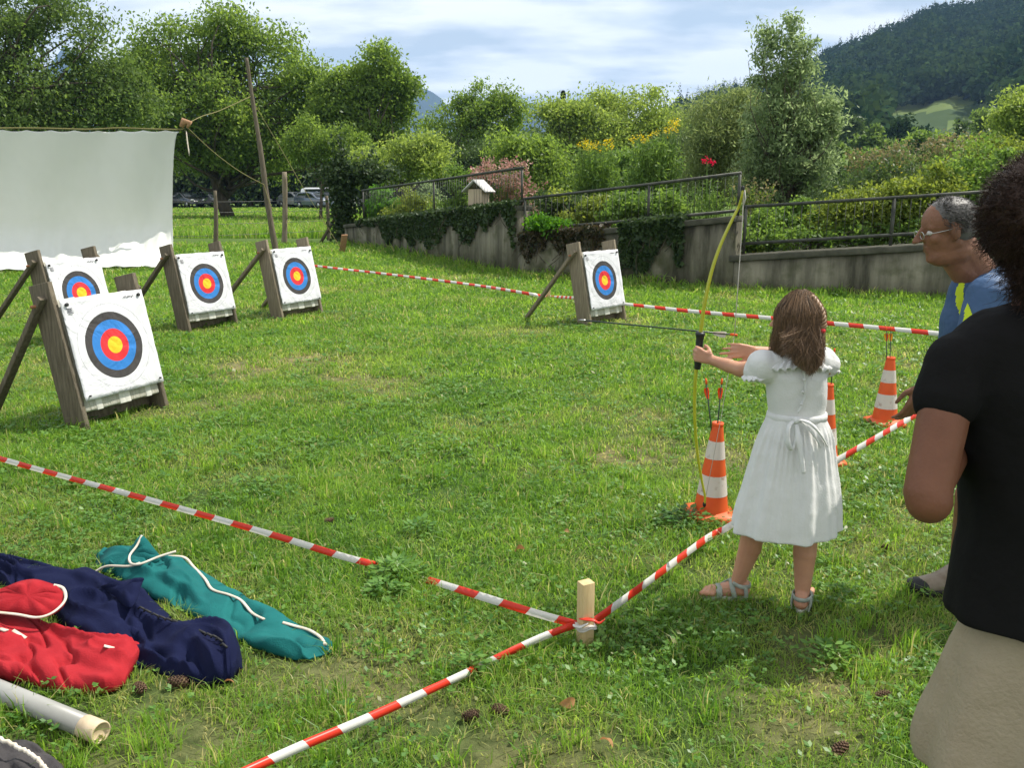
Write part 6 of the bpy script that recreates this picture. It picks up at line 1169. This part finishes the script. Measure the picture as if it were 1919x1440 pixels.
hb = MB(); Rh = Rm_; hb.ell(P_(-.1, 0, .195), (Hm * .385, Hm * .337, Hm * .325), Rm_); hb.ell(P_(-.2, 0, -.02), (Hm * .27, Hm * .3, Hm * .25), Rm_)
remesh(hb, 'hair', M['hair_man'], .006, mn, 3, wrinkle(.0012, 90, 2), origin=mo); L_ = manhair(); strands('hair_strands', L_, rng.uniform(.0006, .0012, len(L_)), M['hair_man'], mn)
gls = MB(); 
for sgn in (-1, 1):
    c_ = P_(.39, sgn * .13, .0); a = np.linspace(0, 2 * np.pi, 25); ring = np.array([c_ + (Rm_[:, 1] * math.cos(q) * .085 + Rm_[:, 2] * math.sin(q) * .06) * Hm for q in a]); gls.tube(ring, .0013, 6, caps=False); gls.tube([P_(.39, sgn * .235, .02), P_(.2, sgn * .335, .035), P_(-.02, sgn * .35, .05)], .0014, 6)
gls.tube([P_(.39, -.03, .02), P_(.41, 0, .03), P_(.39, .03, .02)], .0014, 6); wb(gls, 'glasses', M['metal'], mn)
for sgn in (-1, 1):
    m_ = MB(); m_.ell(P_(.392, sgn * .13, 0), (.001, Hm * .08, Hm * .055), Rm_, 20, 9); wb(m_, 'lens', M['lens'], mn)
def shoe(parent, an, fd, g0):
    he = g0 * A3(1, 1, 0); sd = np.cross(fd, A3(0, 0, 1)); m_ = MB(); U_ = A3(0, 0, 1); P2 = lambda x, y, z_: he + fd * x + sd * y + U_ * z_
    m_.cap(P2(0, 0, .05), .04, P2(.12, 0, .045), .042); m_.cap(P2(.12, 0, .045), .042, P2(.2, 0, .036), .034); m_.cap(P2(0, 0, .05), .04, P2(-.0, 0, .1), .045); m_.cap(P2(.02, 0, .1), .042, P2(.12, 0, .05), .036); o = remesh(m_, 'shoe', M['shoe'], .006, parent, 2, origin=tuple(parent.location))
    m_ = MB(); rg_ = []
    for z_, e_ in ((.0, .95), (.008, 1.02), (.024, 1.02), (.028, .96)):
        t = np.arange(32) * 2 * np.pi / 32; rg_.append(P2(.088, 0, z_) + fd * (.148 * np.cos(t) * e_)[:, None] + sd * ((.045 + .006 * np.cos(t)) * np.sin(t) * e_)[:, None])
    m_.rings(rg_); wb(m_, 'sole', M['shoe_dark'], parent); m_ = MB(); m_.ell(P2(.2, 0, .04), (.05, .04, .03)); wb(m_, 'toe_cap', M['shoe_dark'], parent); m_ = MB(); m_.tube([P2(-.04, .02, .1), P2(-.05, 0, .1), P2(-.04, -.02, .1)], .014, 8); wb(m_, 'heel_loop', M['shoe_dark'], parent)
    m_ = MB()
    for k in range(4): m_.tube(spline([P2(.04 + .022 * k, .03, .085 - .008 * k), P2(.05 + .022 * k, 0, .103 - .011 * k), P2(.04 + .022 * k, -.03, .085 - .008 * k)], 8), .005, 6)
    wb(m_, 'laces', M['shoe_dark'], parent); m_ = MB(); m_.tube([P2(0, 0, .1), P2(0, 0, .125)], [.046, .045], 14); wb(m_, 'sock', M['shoe_dark'], parent)
fdm = unit(A3(-1, -.12, 0)); hl = G(1795, 1098); shoe(mn, aN, fdm, A3(hl[0], aN[1], 0)); shoe(mn, aF, unit(A3(-1, .3, 0)), A3(aF[0] + .02, aF[1], 0))
# ------------------------------------------------------------------ the woman
YW = 1.6; wmn = empty('person', (1.06, 1.62, 0), 0, 'woman in a black T-shirt and beige skirt seen from behind at the right edge', 'person'); wo = tuple(wmn.location)
g = lambda px, py, dy=0.: D(px, py, YW + dy)
b = MB(); Hw = .225; hw = g(1985, 440, .03); P_, Rm_ = head(b, hw, A3(-.35, .93, -.05), A3(0, 0, 1), Hw)
b.cap(hw + A3(0, -.02, -.06), .055, g(1950, 600, 0), .06)
wS, wSR = g(1788, 682, -.01), g(2150, 675, .08); b.cap(wS + A3(.04, 0, -.01), .048, wSR - A3(.03, 0, .01), .055); b.cap(g(1960, 700, .02), .085, g(1960, 880, .02), .09); b.cap(g(1930, 880, .02), .09, g(1945, 1100, .0), .1); b.cap(g(1990, 880, .02), .09, g(2020, 1100, .0), .1)
eW = g(1738, 925, -.1); wW = A3(1.06, 1.84, 1.12); b.chain([wS, (wS + eW) / 2, eW], [.046, .047, .043]); b.chain([eW, wW], [.038, .026]); b.ell(eW + A3(.002, -.004, -.012), (.042, .042, .044))
hand(b, wW, A3(.9, .3, .3), A3(0, .3, 1), False, .95, (25, 35, 20), (.3, .3))
eR = g(2230, 900, .02); wR = A3(1.12, 1.9, 1.0); b.chain([wSR, eR, wR], [.055, .045, .028]); hand(b, wR, A3(-.9, .2, .05), A3(0, .3, 1), True, .95, (25, 35, 20), (.3, .3))
for x0 in (1.04, 1.2):
    b.chain([A3(x0, 1.62, .78), A3(x0, 1.6, .46), A3(x0, 1.62, .09)], [.075, .055, .035]); b.cap(A3(x0, 1.62, .36), .053, A3(x0, 1.6, .3), .05)
    b.cap(A3(x0, 1.62, .06), .035, A3(x0 - .02, 1.77, .035), .032)
remesh(b, 'body', M['skin_woman'], .006, wmn, 4, origin=wo); eyes(wmn, P_, Rm_, Hw)
s = MB(); lw = lambda px, py, rx, ry, dy=0: ringpts(g(px, py, dy), rx, ry, 48)
s.rings([lw(1955, 572, .045, .05), lw(1955, 590, .115, .07), lw(1955, 622, .17, .085), lw(1958, 660, .19, .1), lw(1958, 720, .185, .125), lw(1960, 800, .172, .13), lw(1965, 900, .165, .13), lw(1972, 1000, .178, .135), lw(1982, 1090, .208, .145), lw(1988, 1152, .226, .16)])
s.cap(wS + A3(.003, 0, .0), .064, wS * .74 + eW * .26, .064); s.cap(wS + A3(.07, 0, .02), .06, wS, .062); s.cap(wSR, .064, wSR * .5 + eR * .5, .066)
remesh(s, 'black_top', M['tee_black'], .007, wmn, 4, wrinkle(.0065, 15, 3, (1, 1.2, .45)), origin=wo)
sk = [(2010, 1090, .19, .13, 0), (2008, 1150, .2, .14, .15), (1998, 1240, .235, .165, .5), (1990, 1330, .268, .19, .9), (1985, 1400, .295, .215, 1.1), (1985, 1440, .30, .22, 1.1)]
sk = spline(np.array(sk), 26); rg_ = []
for a_, c_, rx, ry, w_ in sk:
    z_ = 0; c0 = g(a_, c_, .0); rg_.append(ringpts(c0, rx, ry, 120, wave=lambda a, w_=w_: w_ * (.035 * np.cos(7 * a + .4) + .022 * np.cos(12 * a + 2 + np.sin(a)) + .01 * np.cos(23 * a))))
m_ = MB(); m_.rings(rg_); o = remesh(m_, 'skirt', M['skirt'], .0075, wmn, 2, wrinkle(.0016, 30, 6), origin=wo)
hb = MB(); hcw = g(1992, 402, 0); hb.ell(hcw + A3(0, 0, .0), (.132, .13, .128)); hb.ell(hcw + A3(.012, -.02, -.045), (.11, .105, .085)); hb.cap(hcw + A3(-.01, -.03, -.06), .09, g(1972, 545, -.03), .05)
remesh(hb, 'hair', M['hair_woman'], .007, wmn, 3, wrinkle(.005, 45, 4), origin=wo)
def womanhair(n=15000):
    d = rand_dirs(n); c0 = hcw + A3(0, 0, -.005) + d * A3(.129, .127, .127); low = d[:, 2] < -.5; c0[low] += A3(.012, -.01, -.0); k = 9; t = np.linspace(0, 1, k)[None, :, None]; L_ = rng.uniform(.008, .03, n)[:, None, None]
    dn = d * 1.0 + rng.normal(size=(n, 3)) * .55; dn[:, 2] -= .45; dn /= np.linalg.norm(dn, axis=1)[:, None]; x = np.cross(dn, rand_dirs(n)); x /= np.linalg.norm(x, axis=1)[:, None]; y = np.cross(dn, x); w_ = rng.uniform(6, 14, n)[:, None, None]; ph = rng.random(n)[:, None, None] * 6.28; am = rng.uniform(.001, .003, n)[:, None, None] * t ** .5
    return c0[:, None] + dn[:, None] * t * L_ + am * (np.sin(w_ * t + ph) * x[:, None] + np.cos(w_ * t + ph) * y[:, None])
Lw_ = womanhair(); lo_ = rng.uniform(0, 1, 2200); base_ = hcw + A3(-.02, -.03, -.07); 
strands('hair_curls', Lw_, rng.uniform(.0003, .0007, len(Lw_)), M['hair_woman'], wmn)
dn = rand_dirs(5200); base_ = hcw + A3(.006, -.02, -.03); cc = base_ + (g(1972, 545, -.03) - base_) * rng.random(5200)[:, None]; rr_ = np.interp((base_[2] - cc[:, 2]) / (base_[2] - g(1950, 545)[2]), [0, .35, 1], [.112, .092, .05]); c0 = cc + dn * rr_[:, None]; t = np.linspace(0, 1, 8)[None, :, None]
fl = dn * .7 + rng.normal(size=dn.shape) * .4 - A3(0, 0, .6); Lq = c0[:, None] + fl[:, None] * t * .026 + .003 * np.sin(t * 9 + rng.random(5200)[:, None, None] * 6) * np.cross(fl, rand_dirs(5200))[:, None]; strands('nape_curls', Lq, .0006, M['hair_woman'], wmn)
# ================================================================== grass, last
V, F, Dd = make_grass(); tag(npmesh('grass', V, [F], M['grass'], attr={'dry': Dd}), 'short trampled lawn grass of the archery field', 'grass', kind='stuff')
V, F, Dd = make_meadow(); tag(npmesh('meadow_grass', V, [F], M['grass'], attr={'dry': Dd}), 'tall meadow grass beyond the wire fence', 'grass', kind='stuff')
V, F, Dd = make_weeds(); tag(npmesh('ground_cover', V, [F], M['weed'], attr={'dry': Dd}), 'clover and broad-leaved weeds in the lawn', 'weeds', kind='stuff')
def tuft(px, py, n, s, lb, gp):
    b = G(px, py); r = empty('weed_tuft', b, 0, lb, 'weed', gp); a = rng.random(n) * 6.28; q = rng.random(n) ** .6 * s; h = rng.uniform(.02, .08, n) * (1.15 - q / s * .6); c = np.stack([q * np.cos(a), q * np.sin(a), h], 1); d3 = np.stack([np.cos(a), np.sin(a), rng.uniform(-.3, .6, n)], 1); b3 = np.stack([-np.sin(a), np.cos(a), rng.normal(size=n) * .2], 1); l = rng.uniform(.02, .042, n)[:, None]
    V = np.stack([c, c + d3 * l * .5 + b3 * l * .3, c + d3 * l, c + d3 * l * .5 - b3 * l * .3], 1).reshape(-1, 3); npmesh('leaves', V, [np.arange(4 * n).reshape(-1, 4)], M['weed'], r)['kind'] = 'stuff'
    m_ = MB()
    for i in range(0, n, 5): m_.tube([(c[i, 0] * .3, c[i, 1] * .3, 0), tuple(c[i])], .0014, 4)
    m_.build('stems', M['bush'], r)['kind'] = 'stuff'
tuft(745, 1085, 320, .1, 'broad leafy weed tuft hiding the tape left of the stake', 'leafy weed tufts'); tuft(725, 1120, 120, .07, 'leafy weed tuft just below the gap in the tape', 'leafy weed tufts'); tuft(1285, 985, 200, .14, 'pale leafy weeds in front of the front cone', 'leafy weed tufts'); tuft(790, 1000, 60, .07, 'whitish leafy weed in the lawn above the tape gap', 'leafy weed tufts'); tuft(1560, 1245, 90, .09, 'leafy weed on the shaded grass before the skirt', 'leafy weed tufts'); tuft(880, 1262, 60, .05, 'weed covering the dip of the foreground tape', 'leafy weed tufts')
# ---- haze
hz = MB(); hz.box((1500, 2300, 330), (19000, 5200, 672)); hz_o = hz.build('haze', None, None)
hm_, N_, L2 = mat('haze'); out = N_.new('ShaderNodeOutputMaterial'); pv = N_.new('ShaderNodeVolumePrincipled'); pv.inputs['Color'].default_value = (.38, .62, 1, 1); pv.inputs['Density'].default_value = .00017; L2.new(pv.outputs[0], out.inputs['Volume'])
hz_o.data.materials.clear(); hz_o.data.materials.append(hm_); tag(hz_o, 'thin blue haze in the air of the valley', 'haze', kind='stuff')
